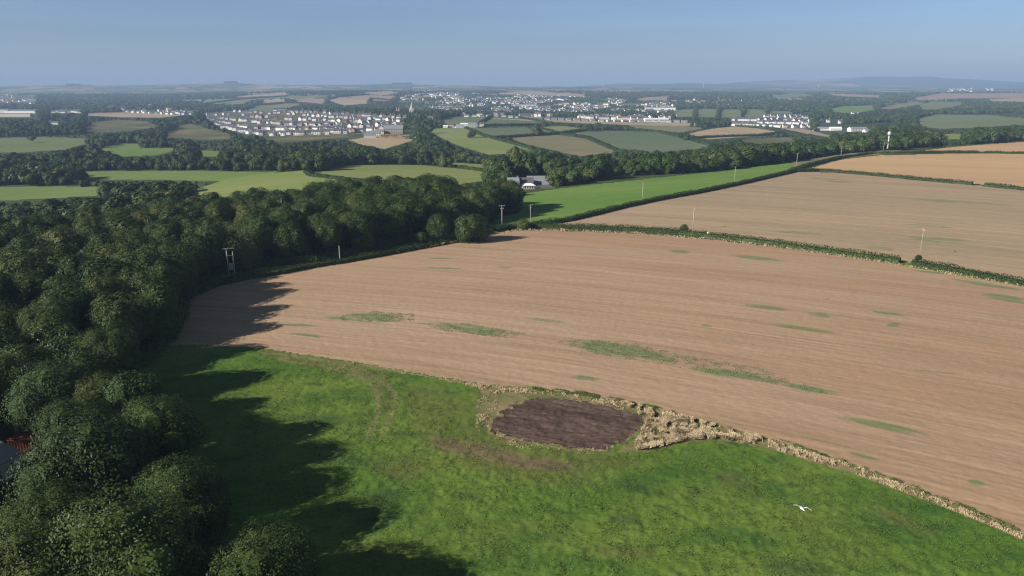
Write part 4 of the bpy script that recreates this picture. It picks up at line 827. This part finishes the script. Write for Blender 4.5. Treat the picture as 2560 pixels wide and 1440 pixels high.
arm_pole(1836, 455, 9.5, "faint pole against the tree belt above the pasture", 0, 1.1, 1, r=.14)
arm_pole(1991, 415, 9.6, "pole at the top corner of the bright pasture", 0, .4, 1, r=.2)
arm_pole(2102, 391, 9.2, "pole at the hedge bend below the ridge trees", 0, .2, 1, r=.2)
arm_pole(2208, 378, 9.5, "pole just west of the water tower", 0, .3, 1, r=.2)
arm_pole(2281, 370, 10, "grey pole among the ridge trees east of the tower", 0, .2, 1, r=.22)
arm_pole(2299, 640, 9.5, "faint thin pole beyond the gateway gap", 0, 1.4, 1, r=.08)
def stub_pole(px, gy, h, label, r=.12):
    x, y = P2W(px, gy); t = empty("post", (x, y, float(H(x, y)) - .2)); tag(t, label, "post"); b = MB(); b.tube([(0, 0, 0), (0, 0, h + .2)], [r * 1.1, r * .9], 7); b.build("shaft", WOODP, t)
    c_ = MB(); c_.lathe([(r * 1.2, 0), (r * 1.3, .06), (r * .3, .16)], (0, 0, h + .15), 7); c_.build("cap", STEEL, t)
stub_pole(1530, 572, 4.4, "short post standing in the long hedge"); stub_pole(850, 652, 5.2, "grey post on the shaded bank by the small tree", .16); stub_pole(2305, 366, 8, "post beside the grey pole on the ridge", .2); stub_pole(2541, 350, 9, "post at the eastern end of the ridge trees", .2)
# twin transformer poles
x, y = P2W(580, 692); t = empty("transformer_poles", (x, y, 0), .35); tag(t, "twin pole structure with blue grey transformer before the dark wood", "transformer")
for s_, h_ in ((-.9, 9.2), (.9, 8.2)):
    b = MB(); b.tube([(s_, 0, -.3), (s_ * .95, 0, h_)], [.2, .15], 8); b.build("pole", WOODP, t, True)
b = MB(); b.box((-.3, -.2, 9.1), (3.4, .14, .18)); b.build("crossarm", WOODP, t)
for z_ in (6.9, 4.3): b = MB(); b.box((0, -.2, z_), (2.1, .12, .14)); b.build("brace", STEEL, t)
b = MB(); b.box((0, -.1, 3.2), (1.25, .9, 1.6)); tk = b.build("transformer_tank", STEEL, t)
for k_ in range(5):
    b = MB(); b.box((-.5 + k_ * .25, -.62, 3.15), (.05, .14, 1.2)); b.build("cooling_fin", STEEL, tk)
for s_ in (-.35, 0, .35): b = MB(); b.lathe([(.05, 0), (.1, .1), (.06, .25), (.09, .35), (.03, .5)], (s_, -.1, 4.0), 8); b.build("bushing", CONC, tk, True)
for s_ in (-1.2, -.3, .9): b = MB(); b.lathe([(.04, 0), (.09, .08), (.06, .2), (.03, .3)], (s_, -.2, 9.19), 7); b.build("insulator", CONC, t, True)

# ------------------------------------------------------------------ water tower
x, y = P2W(2218, 377); z = float(H(x, y)) + 3.0; t = empty("water_tower", (x, y, z - 1)); tag(t, "slender pale water tower with bulb top on the ridge", "water tower")
k_ = y * .94 / F
b = MB(); b.lathe([(2.5 * k_, 0), (1.7 * k_, 4 * k_), (1.5 * k_, 34 * k_)], (0, 0, 0), 14); b.build("stem", CONC, t, True)
b = MB(); b.lathe([(1.4 * k_, 33 * k_), (3.4 * k_, 35.5 * k_), (4.4 * k_, 38.5 * k_), (4.4 * k_, 41 * k_), (3.4 * k_, 43.2 * k_), (1 * k_, 44.2 * k_)], (0, 0, 0), 18); tk = b.build("tank", CONC, t, True)
b = MB(); b.lathe([(4.6 * k_, 0), (4.6 * k_, .5 * k_)], (0, 0, 35.6 * k_), 18); b.build("gallery", STEEL, tk)
b = MB(); b.tube([(0, 0, 43.5 * k_), (0, 0, 50 * k_)], .35 * k_, 6); b.box((0, 0, 48.5 * k_), (5.5 * k_, .4 * k_, .8 * k_)); b.build("aerial", STEEL, t)

# ------------------------------------------------------------------ houses
def gable(w_, d, hw, hr, walls, roof, chim=True, win=True, ov=.35, hip=False):
    """wall mesh (windows set proud on it) and roof mesh; ridge along x"""
    b = MB(); x, y = w_ / 2, d / 2
    v = [(-x, -y, -1), (x, -y, -1), (x, y, -1), (-x, y, -1), (-x, -y, hw), (x, -y, hw), (x, y, hw), (-x, y, hw), (-x, 0, hw + (0 if hip else hr)), (x, 0, hw + (0 if hip else hr))]
    b.add(v, [(0, 1, 5, 4), (1, 2, 6, 9, 5), (2, 3, 7, 6), (3, 0, 4, 8, 7), (4, 5, 9, 8), (6, 7, 8, 9)])
    if win:
        nw = max(2, int(w_ / 3)); fl = max(1, int(hw / 2.5))
        for f_ in range(fl):
            for k_ in range(nw):
                cx_ = -x + (k_ + .5) * w_ / nw; b.box((cx_, -y, 1.5 + f_ * 2.6), (1.1, .1, 1.2), 0, 1); b.box((cx_, y, 1.5 + f_ * 2.6), (1.1, .1, 1.2), 0, 1)
            b.box((x, 0, 1.5 + f_ * 2.6), (.1, 1.0, 1.2), 0, 1)
    wm = b.mesh("wall", [walls, GLASS]); r = MB(); e = hr / y * ov; t_ = .18; ix = x - y * .9 if hip else x + ov
    v = [(-x - ov, -y - ov, hw - e), (x + ov, -y - ov, hw - e), (ix, 0, hw + hr), (-ix, 0, hw + hr), (x + ov, y + ov, hw - e), (-x - ov, y + ov, hw - e)]
    v += [(a_, b_, c_ + t_) for a_, b_, c_ in v]
    r.add(v, [(6, 7, 8, 9), (9, 8, 10, 11), (1, 0, 3, 2), (2, 3, 5, 4), (0, 1, 7, 6), (4, 5, 11, 10), (1, 2, 8, 7), (2, 4, 10, 8), (3, 0, 6, 9), (5, 3, 9, 11)])
    if chim: r.box((x * .8, 0, hw + hr + .3), (.8, .6, 1.6), 0, 1)
    return wm, r.mesh("roof", [roof, walls])
def building(name, x, y, rz, parts_, label, cat, group=None, z=None):
    t = empty(name, (x, y, float(H(x, y)) if z is None else z), rz); tag(t, label, cat, group)
    for wm, rm, off in parts_:
        a = obj("wall", wm, t); a.location = off; c_ = obj("roof", rm, t); c_.location = off
    return t
HK = [("white", gable(9, 8, 5.2, 3, WHITE, SLATE)), ("white", gable(7, 8.5, 5.4, 3.4, WHITE, SLATE)), ("cream", gable(9, 8, 5.2, 3, CREAM, SLATE)), ("white", gable(13, 8, 5.2, 2.8, WHITE, SLATE)), ("brick", gable(8, 8, 5.2, 3.2, BRICK, TILE)), ("cream", gable(7, 9, 5.2, 3.6, CREAM, TILE))]
BK = [("pale bungalow", gable(14, 9, 2.8, 2.4, CREAM, SLATEL, False)), ("white bungalow", gable(12, 9, 2.8, 2.4, WHITE, SLATEL, False))]
TK = [("white terrace", gable(22, 8, 5.2, 2.6, WHITE, SLATE)), ("white terrace", gable(15, 8, 5, 2.6, WHITE, SLATE))]
hr_ = np.random.default_rng(8); hplan = []
ROWS = [([(520, 306), (545, 314), (580, 324), (620, 334), (680, 339), (720, 337), (800, 335), (882, 332)], 8.5, "front row of the terraced estate", .8, 0), ([(512, 298), (560, 308), (620, 321), (700, 326), (780, 327), (850, 324)], 9.5, "second row of the terraced estate", .7, 0), ([(506, 289), (540, 287)], 11, "western tip of the terraced estate", .8, 0),
        ([(555, 298), (590, 301), (625, 304), (650, 309), (760, 314), (840, 314)], 10, "third row of the terraced estate", .5, .4), ([(560, 286), (620, 291), (680, 297), (740, 300), (800, 302), (850, 305), (900, 308), (965, 313)], 10.5, "middle rows of the terraced estate", .45, .8), ([(575, 279), (640, 283), (700, 285), (760, 289), (830, 294), (900, 298), (960, 302), (1010, 305)], 11, "upper rows of the terraced estate", .5, .6),
        ([(690, 279), (740, 281), (800, 283), (870, 289), (950, 294), (1010, 298)], 12, "top row of the terraced estate", .6, .3), ([(790, 333), (860, 332), (940, 328), (990, 324), (1005, 318)], 12, "gabled row beside the building site", .4, 1.2), ([(790, 320), (850, 320), (920, 320), (985, 314)], 12, "brown roofed row above the building site", .35, 1.0),
        ([(1835, 302), (1900, 303), (1960, 301)], 15, "western rows of the eastern estate", .9, 0), ([(1832, 314), (1880, 316), (1960, 319)], 16, "lowest row of the eastern estate", .9, 0), ([(1900, 309), (1950, 310), (2010, 311)], 16, "middle row of the eastern estate", .9, 0), ([(1950, 297), (2010, 296)], 15, "upper row of the eastern estate", .9, 0), ([(1985, 305), (2022, 307)], 15, "eastern row of the eastern estate", .9, 0), ([(1985, 320), (2025, 319)], 16, "last white row of the eastern estate", .9, 0), ([(1915, 293), (1995, 292)], 16, "top row of the eastern estate", .9, 0),
        ([(1165, 292), (1240, 291), (1330, 298), (1420, 301), (1520, 304), (1620, 305), (1710, 306)], 17, "pale bungalow row above the bare earth strip", -1, 0), ([(128, 281), (200, 282)], 8, "short white terrace at the western village", .95, 0), ([(2130, 286), (2150, 287)], 30, "white house by the flat green field", 1, 0), ([(2048, 306), (2072, 306), (2098, 309)], 22, "houses in the trees east of the estate", 1, 0), ([(2285, 318), (2300, 318)], 40, "white house under the parkland", 1, 0), ([(320, 281), (360, 283), (420, 286), (475, 287)], 13, "scattered houses beyond the pale cut field", .9, .4), ([(15, 240), (40, 246), (75, 255)], 8, "white cluster in the western village", .95, .4), ([(1190, 316), (1205, 316)], 20, "cottage at the end of the white farm", 1, 0)]
for pts, st, lab, pw, turn in ROWS:
    pp = dens(pts, st, False)
    for j, (a, b_) in enumerate(pp):
        if st < 13 and hr_.random() < (.0 if 'front' in lab else .14): continue
        a += hr_.uniform(-2.5, 2.5); b_ += hr_.uniform(-1.6, 1.6) * (st < 13); x, y = P2W(a, b_); a2, b2 = pp[min(j + 1, len(pp) - 1)]; xn, yn = P2W(a2, b2)
        rz = math.atan2(yn - y, xn - x) if j < len(pp) - 1 and math.hypot(xn - x, yn - y) > 2 else 0
        if abs(rz) > .7 and abs(rz) < 2.4: rz = hr_.uniform(-.3, .3)
        if hr_.random() < turn * .5: rz += math.pi / 2
        rz += hr_.uniform(-.08, .08)
        if pw < 0: kk = BK[int(hr_.integers(2))]
        elif ("eastern" in lab and hr_.random() < .4) or "short white" in lab: kk = TK[1]
        else: kk = HK[int(hr_.choice([0, 1, 3]))] if hr_.random() < pw else HK[int(hr_.choice([0, 2, 2, 4, 5]))]
        hplan.append((y, x, rz, kk, lab))
cnt = {}
for y, x, rz, kk, lab in hplan:
    n_ = cnt.get(lab, 0); cnt[lab] = n_ + 1
tot = dict(cnt); cnt = {}
for y, x, rz, kk, lab in sorted(hplan, key=lambda q_: (q_[4], q_[1])):
    n_ = cnt.get(lab, 0); cnt[lab] = n_ + 1
    full = "%s%s house, %s" % ((ORD[n_] + " ") if tot[lab] > 1 and n_ < len(ORD) else "", kk[0].replace(" bungalow", "").replace(" terrace", ""), lab)
    building("house", x, y, rz, [(kk[1][0], kk[1][1], (0, 0, 0))], full, "house", lab)
print("houses", len(hplan))
# the far town: countless roofs among trees, as one mass
def town(name, label, poly, n, size, seed):
    r_ = np.random.default_rng(seed); xs_ = [p_[0] for p_ in poly]; ys_ = [p_[1] for p_ in poly]; V = []; Fq = []; M_ = []; done = 0; tries = 0
    while done < n and tries < n * 30:
        tries += 1; a = r_.uniform(min(xs_), max(xs_)); b_ = r_.uniform(min(ys_), max(ys_))
        if not pip(np.array([a]), np.array([b_]), poly)[0]: continue
        if fbm(a / 34, b_ / 8, seed + 1, 3) < r_.uniform(.42, .62): continue
        if 975 < a < 1062 and b_ > 252: continue
        x, y = P2W(a, b_); z = float(H(x, y)); w_ = size * r_.uniform(.7, 1.5) * (2.2 if r_.random() < .12 else 1); d = size * .8; hw = size * r_.uniform(.42, .62); hr = size * .33; rz = r_.normal(0, .35) + (math.pi / 2 if r_.random() < .25 else 0)
        c_, s_ = math.cos(rz), math.sin(rz); n0 = len(V)
        for vx, vy, vz in ((-.5, -.5, -1), (.5, -.5, -1), (.5, .5, -1), (-.5, .5, -1), (-.5, -.5, 1), (.5, -.5, 1), (.5, .5, 1), (-.5, .5, 1), (-.5, 0, 2), (.5, 0, 2)):
            px_, py_ = vx * w_, vy * d; V.append((x + px_ * c_ - py_ * s_, y + px_ * s_ + py_ * c_, z + {-1: -2, 1: hw, 2: hw + hr}[vz]))
        wm = int(r_.choice([0, 0, 0, 1, 2])); rm = 3 if r_.random() < .7 else 4
        for f_, m_ in (((0, 1, 5, 4), wm), ((1, 2, 6, 9, 5), wm), ((2, 3, 7, 6), wm), ((3, 0, 4, 8, 7), wm), ((4, 5, 9, 8), rm), ((6, 7, 8, 9), rm)): Fq.append([n0 + q_ for q_ in f_]); M_.append(m_)
        done += 1
    me = mesh_np(name, np.array(V), [q_ for f_ in Fq for q_ in f_], [len(f_) for f_ in Fq], [WHITE, CREAM, STONE, SLATE, TILE], M_); o = obj(name, me); tag(o, label, "town", None, "stuff")
town("town_roofs", "mass of small pale houses spread over the far town", TOWN, 1050, 11, 201)
town("village_roofs", "specks of white houses of the western village", [(-100, 232), (90, 240), (90, 262), (-100, 262)], 50, 12, 202)
town("hillside_roofs", "scattered white houses among woods east of the town", [(1700, 246), (1900, 250), (1900, 272), (1700, 268)], 45, 12, 203)
town("distant_roofs", "thin line of a distant settlement near the blue hills", [(2370, 222), (2530, 222), (2530, 230), (2370, 230)], 26, 15, 204)
town("valley_roofs", "white houses half hidden behind the pale cut field", [(300, 262), (500, 266), (500, 286), (380, 284), (300, 280)], 70, 10, 205)

# farm by the bright pasture
x0, y0 = P2W(1330, 470); k_ = y0 * 1.03 / F
def fb(name, px, gy, w_, d, hw, hr, wall, roof, rz, label, chim=False, win=True, dy=0, hip=False, zo=0):
    x, y = P2W(px, gy); y += dy; wm, rm = gable(w_, d, hw, hr, wall, roof, chim, win, .35, hip)
    return building(name, x, y, rz, [(wm, rm, (0, 0, 0))], label, "farm building", None, float(H(x, y)) + zo)
fb("barn", 1347, 466, 14.5, 14, 3.2, 5.0, STONE, SLATEL, .05, "biggest grey roofed barn of the farm", dy=15, zo=-3.0)
fb("outbuilding", 1312, 468, 11, 9, 3.2, 3.2, STONE, SLATE, .02, "low slate roofed range joining barn and stone house", dy=9, zo=-1.2)
fb("stone_house", 1283, 473, 6.8, 7, 3.4, 3.6, STONE, SHEET, .1, "stone farmhouse with pale roof at the farm's western end", True, dy=2)
fb("gable_house", 1277, 470, 4.5, 8, 5.5, 3.2, STONE, SLATE, 1.4, "tall grey gable behind the stone farmhouse", True, dy=12, zo=-1.5)
t = fb("white_garden_room", 1322, 472, 7.5, 4.5, 2.2, 1.0, WHITE, WHITE, .03, "long white garden room with tall windows", False, False, dy=1, hip=True)
for k__ in range(7):
    b = MB(); b.box((-3.2 + k__ * 1.06, -2.28, 1.1), (.62, .08, 1.6)); b.build("window", GLASS, t)
b = MB(); b.box((-5.4, -1.2, .6), (3.4, .3, 1.1)); b.build("low_wall", WHITE, t)
# farm on the far slope
for nm_, px, gy, w_, d, hw, hr, wl, rf, lab in (("farmhouse", 1127, 318, 12, 8, 5, 3, CREAM, TILE, "cream farmhouse on the far slope"), ("shed", 1114, 319, 9, 7, 3, 1.5, WHITE, WHITE, "white shed west of the cream farmhouse"), ("shed", 1138, 320, 7, 6, 2.6, 1.4, WHITE, SHEET, "little white shed east of the cream farmhouse"), ("barn", 1150, 320, 15, 10, 4, 3, CONC, SHEET, "pale concrete barn of the slope farm"), ("barn", 1160, 317, 14, 9, 5, 2.2, WHITE, WHITE, "white roofed barn of the slope farm"), ("open_barn", 1181, 318, 16, 12, 6, 2.5, CONC, SHEET, "open fronted barn at the slope farm's east end"), ("farmhouse", 1076, 302, 12, 9, 6, 4, WHITE, TILE, "white gabled farmhouse among trees west of the slope farm"),
        ("farmhouse", 133, 311, 26, 9, 4.5, 2.5, WHITE, SLATE, "long white farmhouse alone on the western moor"), ("factory", 60, 283, 110, 40, 8, 4, WHITE, SLATEL, "long grey roofed factory beyond the western moor"), ("warehouse", 10, 283, 50, 30, 11, 3, WHITE, SLATEL, "white warehouse at the western rim"), ("factory_wall", 40, 292, 95, 20, 9, 2, CREAM, SHEET, "low cream works building before the grey factory"),
        ("long_shed", 2057, 326, 40, 14, 4, 3, WHITE, SHEET, "long white roofed shed below the eastern houses"), ("shed", 2088, 326, 22, 12, 4, 3, WHITE, WHITE, "white shed beside the long eastern shed"), ("glasshouse", 2143, 328, 34, 14, 5, 3, WHITE, SHEET, "pale workshop group nearest the water tower"), ("shed", 2168, 331, 14, 10, 4, 2, WHITE, SHEET, "small pale shed right of the workshop group"),
        ("school", 1312, 268, 90, 20, 9, 3, WHITE, SHEET, "long white school block in the town"), ("college", 1650, 276, 110, 20, 10, 2, WHITE, SHEET, "long white college block at the town's east end"), ("showroom", 1640, 304, 60, 18, 7, 2, WHITE, WHITE, "wide white store at the end of the bungalow row")):
    x, y = P2W(px, gy); wm, rm = gable(w_, d, hw, hr, wl, rf, False, w_ < 60); building(nm_, x, y, random.uniform(-.12, .12), [(wm, rm, (0, 0, 0))], lab, "building")
# building site
for px, gy, w_, d, hw, hr, wl, rf, lab in ((925, 344, 20, 12, 4.5, 4, WHITE, SLATEL, "new white block with grey roof on the building site"), (938, 340, 18, 10, 5.5, 3.5, WHITE, SLATEL, "second new block stepping up the building site"), (950, 335, 14, 9, 5, 3, WHITE, SLATEL, "white dormered block at the top of the site"), (985, 333, 34, 16, 8, 6, STONE, SLATEL, "large old grey roofed house above the building site"), (975, 328, 16, 12, 9, 4, STONE, SLATE, "rear wing of the old grey roofed house")):
    x, y = P2W(px, gy); wm, rm = gable(w_, d, hw, hr, wl, rf, False, True); building("site_building", x, y, random.uniform(-.2, .2), [(wm, rm, (0, 0, 0))], lab, "building")
for px, gy, n_, lab in ((960, 346, 6, "timber frame under way on the west of the site"), (985, 346, 7, "open steel frame in the middle of the site"), (1010, 347, 7, "half walled brick block on the east of the site")):
    x, y = P2W(px, gy); t = empty("unfinished_building", (x, y, float(H(x, y)))); tag(t, lab, "building frame")
    b = MB()
    for i in range(n_):
        for j in (0, 8): b.box((i * 2.6 - 8, j, 2.6), (.3, .3, 5.4))
    b.build("frame", WOODP, t)
    for z_ in (2.6, 5.4): b = MB(); b.box((0, 4, z_), (17, 9, .35)); b.build("floor_deck", plain("raw_timber", (.48, .33, .18)), t)
    b = MB(); b.box((-3, 4, 1.2), (9, 8.4, 2.6)); b.build("wall", BRICK, t)
# cathedral with three spires
x, y = P2W(1030, 291); z = float(H(x, y)); t = empty("cathedral", (x, y, z - 20)); tag(t, "grey stone cathedral with tall central spire and twin western spires", "cathedral"); k_ = y / F
CATH = plain("pale_granite", (.56, .50, .42), .9, .15, .05)
b = MB(); b.box((-8 * k_, 0, 14 * k_), (56 * k_, 11 * k_, 16 * k_)); b.build("nave", CATH, t)
def spire(cx_, w_, zt, zs, base=0):
    b = MB(); b.box((cx_ * k_, 0, (zt + base) / 2 * k_), (w_ * k_, w_ * k_, (zt - base) * k_)); tw = b.build("tower", CATH, t)
    b = MB(); b.lathe([(w_ * .52 * k_, zt * k_), (w_ * .1 * k_, (zs - 3) * k_), (.05, zs * k_)], (cx_ * k_, 0, 0), 8); b.build("spire", CATH, tw)
    for a in (-1, 1):
        for c_ in (-1, 1): b = MB(); b.lathe([(w_ * .13 * k_, (zt - 4) * k_), (w_ * .12 * k_, (zt + 2) * k_), (.03, (zt + 9) * k_)], ((cx_ + a * w_ * .5) * k_, c_ * w_ * .5 * k_, 0), 6); b.build("pinnacle", CATH, tw)
spire(0, 8.5, 33, 54); spire(-31, 4.2, 27, 43); spire(-36, 4.2, 27, 43)
# wind turbines on the skyline
for px, gy, hh_, lab in ((340, 214, 14, "wind turbine standing alone on the western skyline"), (236, 214, 7, "low pair wind turbine west of the lone turbine"), (241, 214, 6, "partner of the low wind turbine"), (600, 212, 7, "wind turbine beside the dark skyline copse"), (487, 213, 6, "tiny wind turbine between the copses"), (666, 213, 9, "wind turbine on the skyline above the estate"), (1758, 222, 8, "wind turbine below the blue hills"), (2046, 222, 7, "wind turbine before the eastern blue hills"), (1506, 222, 6, "faint turbine west of the blue hills")):
    Yt = 9200.0; x = u_of(px) * Yt; z = float(H(x, Yt)); k_ = Yt / F; t = empty("wind_turbine", (x, Yt, z), random.uniform(-.4, .4)); tag(t, lab, "wind turbine", "wind turbines on the skyline")
    b = MB(); b.tube([(0, 0, 0), (0, 0, hh_ * k_)], [2.6, 1.6], 8); b.build("tower", WHITE, t, True)
    a0 = random.random() * 2
    n_ = MB(); n_.box((0, -2, hh_ * k_), (4, 9, 4)); n_.build("nacelle", WHITE, t)
    for j in range(3):
        a = a0 + j * 2.094; L_ = hh_ * .6 * k_; b = MB(); b.tube([(0, -7, hh_ * k_), (L_ * .3 * math.cos(a), -7, hh_ * k_ + L_ * .3 * math.sin(a)), (L_ * math.cos(a), -7, hh_ * k_ + L_ * math.sin(a))], [1.2, 2.0, .5], 5); b.build("blade", WHITE, t)
# skyline copses
for px, r, h, lab in ((578, 55, 26, "flat dark copse on the skyline"), (185, 60, 18, "low copse on the western skyline"), (1005, 80, 18, "long copse on the skyline behind the town")):
    Yt = 9300.0; x = u_of(px) * Yt; b = MB()
    for j in range(9):
        cx_ = (j - 4) * r / 3.2; b.lathe([(r * .25, 0), (r * .32, h * .5), (r * .22, h * .85), (r * .05, h)], (cx_, random.uniform(-15, 15), random.uniform(-3, 3)), 8)
    o = b.build("skyline_copse", LEAF['dark']); o.location = (x, Yt, float(H(x, Yt)) - 2); tag(o, lab, "copse")

# shed at the left edge, in the wood
t = empty("shed", (-80.0, 96.2, 0), 1.40); tag(t, "shed with grey ribbed roof among the trees at the picture's edge", "shed")
b = MB(); b.box((0, 0, 1.6), (12, 7, 3.2)); b.build("wall", CONC, t)
b = MB()
for s_ in (-1, 1):
    v = [(-6.4, s_ * 3.9, 3.1), (6.4, s_ * 3.9, 3.1), (6.4, 0, 4.6), (-6.4, 0, 4.6)]; v += [(a, c_, d + .12) for a, c_, d in v]; b.add(v, [(4, 5, 6, 7), (3, 2, 1, 0), (0, 1, 5, 4), (1, 2, 6, 5), (3, 0, 4, 7), (2, 3, 7, 6)])
rf = b.build("roof", SHEET, t)
b = MB()
for j in range(9):
    for s_ in (-1, 1): b.add([(-6.4, s_ * (.45 + j * .42), 4.6 - (.45 + j * .42) * .3846 + .14), (6.4, s_ * (.45 + j * .42), 4.6 - (.45 + j * .42) * .3846 + .14), (6.4, s_ * (.53 + j * .42), 4.6 - (.53 + j * .42) * .3846 + .22), (-6.4, s_ * (.53 + j * .42), 4.6 - (.53 + j * .42) * .3846 + .22)], [(0, 1, 2, 3)])
b.build("rib", STEEL, rf)
t = empty("rusty_container", (-78.5, 108.0, 0), .1); tag(t, "rust red metal container half hidden behind leaves", "container")
b = MB(); b.box((0, 0, 1.3), (5, 2.4, 2.6)); b.build("body", RUST, t); b = MB(); b.box((0, 0, 2.68), (5.2, 2.6, .12)); b.build("lid", RUST, t)
b = MB()
for j in range(12): b.box((-2.3 + j * .42, -1.23, 1.3), (.12, .08, 2.4))
b.build("rib", RUST, t)

# ------------------------------------------------------------------ gulls
GB = plain("gull_white_feathers", (.85, .85, .83), .7, .03, 5); GG = plain("gull_grey_feathers", (.36, .39, .43), .7, .05, 5); GK = plain("gull_black_tips", (.03, .03, .03), .7, .05, 5); GY = plain("gull_beak", (.75, .5, .08), .5, .05, 5)
def gull(loc, rz, pitch, roll, wl, wr, label, s=1.0):
    """one continuous body: spindle trunk, head, beak, fan tail and two bent wings; flies towards +y"""
    b = MB(); prof = [(-.30, .012), (-.24, .035), (-.12, .068), (0, .078), (.10, .070), (.17, .048), (.22, .044), (.26, .042), (.295, .026)]
    b.tube([(0, y_, .01 * (y_ > .15)) for y_, r in prof], [r for y_, r in prof], 12, 0)
    b.tube([(0, .29, .008), (0, .35, -.005)], [.016, .004], 6, 3)
    b.add([(-.03, -.22, .012), (.03, -.22, .012), (.085, -.40, .0), (-.085, -.40, .0), (-.03, -.22, -.012), (.03, -.22, -.012), (.085, -.40, -.006), (-.085, -.40, -.006)], [(0, 3, 2, 1), (4, 5, 6, 7), (0, 1, 5, 4), (1, 2, 6, 5), (2, 3, 7, 6), (3, 0, 4, 7)], 0)
    for sd, (e1, e2) in ((-1, wl), (1, wr)):
        st = [(.05, .08, -.07, 0), (.20, .12, -.06, .20 * e1), (.34, .13, -.02, .34 * e1), (.50, .06, -.05, .34 * e1 + .16 * e2), (.64, -.04, -.10, .34 * e1 + .30 * e2), (.72, -.13, -.15, .34 * e1 + .38 * e2)]
        V = []
        for xx, le, te, zz_ in st: V += [(sd * xx, le, zz_ + .012), (sd * xx, (le + te) / 2, zz_ + .020), (sd * xx, te, zz_), (sd * xx, (le + te) / 2, zz_ - .006)]
        n0 = len(b.v); b.v += V
        for i in range(5):
            for j in range(4):
                q_ = [n0 + i * 4 + j, n0 + i * 4 + (j + 1) % 4, n0 + (i + 1) * 4 + (j + 1) % 4, n0 + (i + 1) * 4 + j]
                b.f.append(tuple(q_ if sd > 0 else q_[::-1])); b.m.append(2 if i == 4 else (1 if j in (0,) and i < 4 else 0))
        b.f.append(tuple(n0 + 20 + j for j in range(4))); b.m.append(2)
    o = b.build("gull", [GB, GG, GK, GY], None, True); o.location = loc; o.rotation_euler = (pitch, roll, rz); o.scale = (s, s, s); tag(o, label, "gull"); return o
def along(px, py, dist):
    a = (px - 1280) / F; b = (720 - py) / F; d = Vector((a, math.cos(P) + b * math.sin(P), -math.sin(P) + b * math.cos(P))).normalized(); return Vector((0, 0, CZ)) + d * dist
gull(along(2004, 1270, 50), .05, -.15, .22, (.35, -.12), (.25, -.35), "white gull gliding with spread wings over the near meadow")
gull(along(1770, 582, 190), 1.2, .1, -.9, (.5, .3), (.5, .3), "distant white gull banking over the long hedge", 1.0)

# ------------------------------------------------------------------ haze over the whole land
hz = MB(); hz.box((0, 7000, 150), (36000, 20600, 430)); o = hz.build("haze", None) if False else None
me = hz.mesh("haze", []); o = obj("haze", me); m = bpy.data.materials.new("haze_air"); m.use_nodes = True; n = m.node_tree.nodes; n.remove(n["Principled BSDF"])
pv = n.new("ShaderNodeVolumePrincipled"); pv.inputs["Color"].default_value = (.43, .60, .90, 1); pv.inputs["Density"].default_value = 1.2e-4; pv.inputs["Anisotropy"].default_value = 0.0
m.node_tree.links.new(pv.outputs[0], n["Material Output"].inputs["Volume"]); me.materials.append(m); tag(o, "pale blue haze over the distance", "haze", None, "stuff")
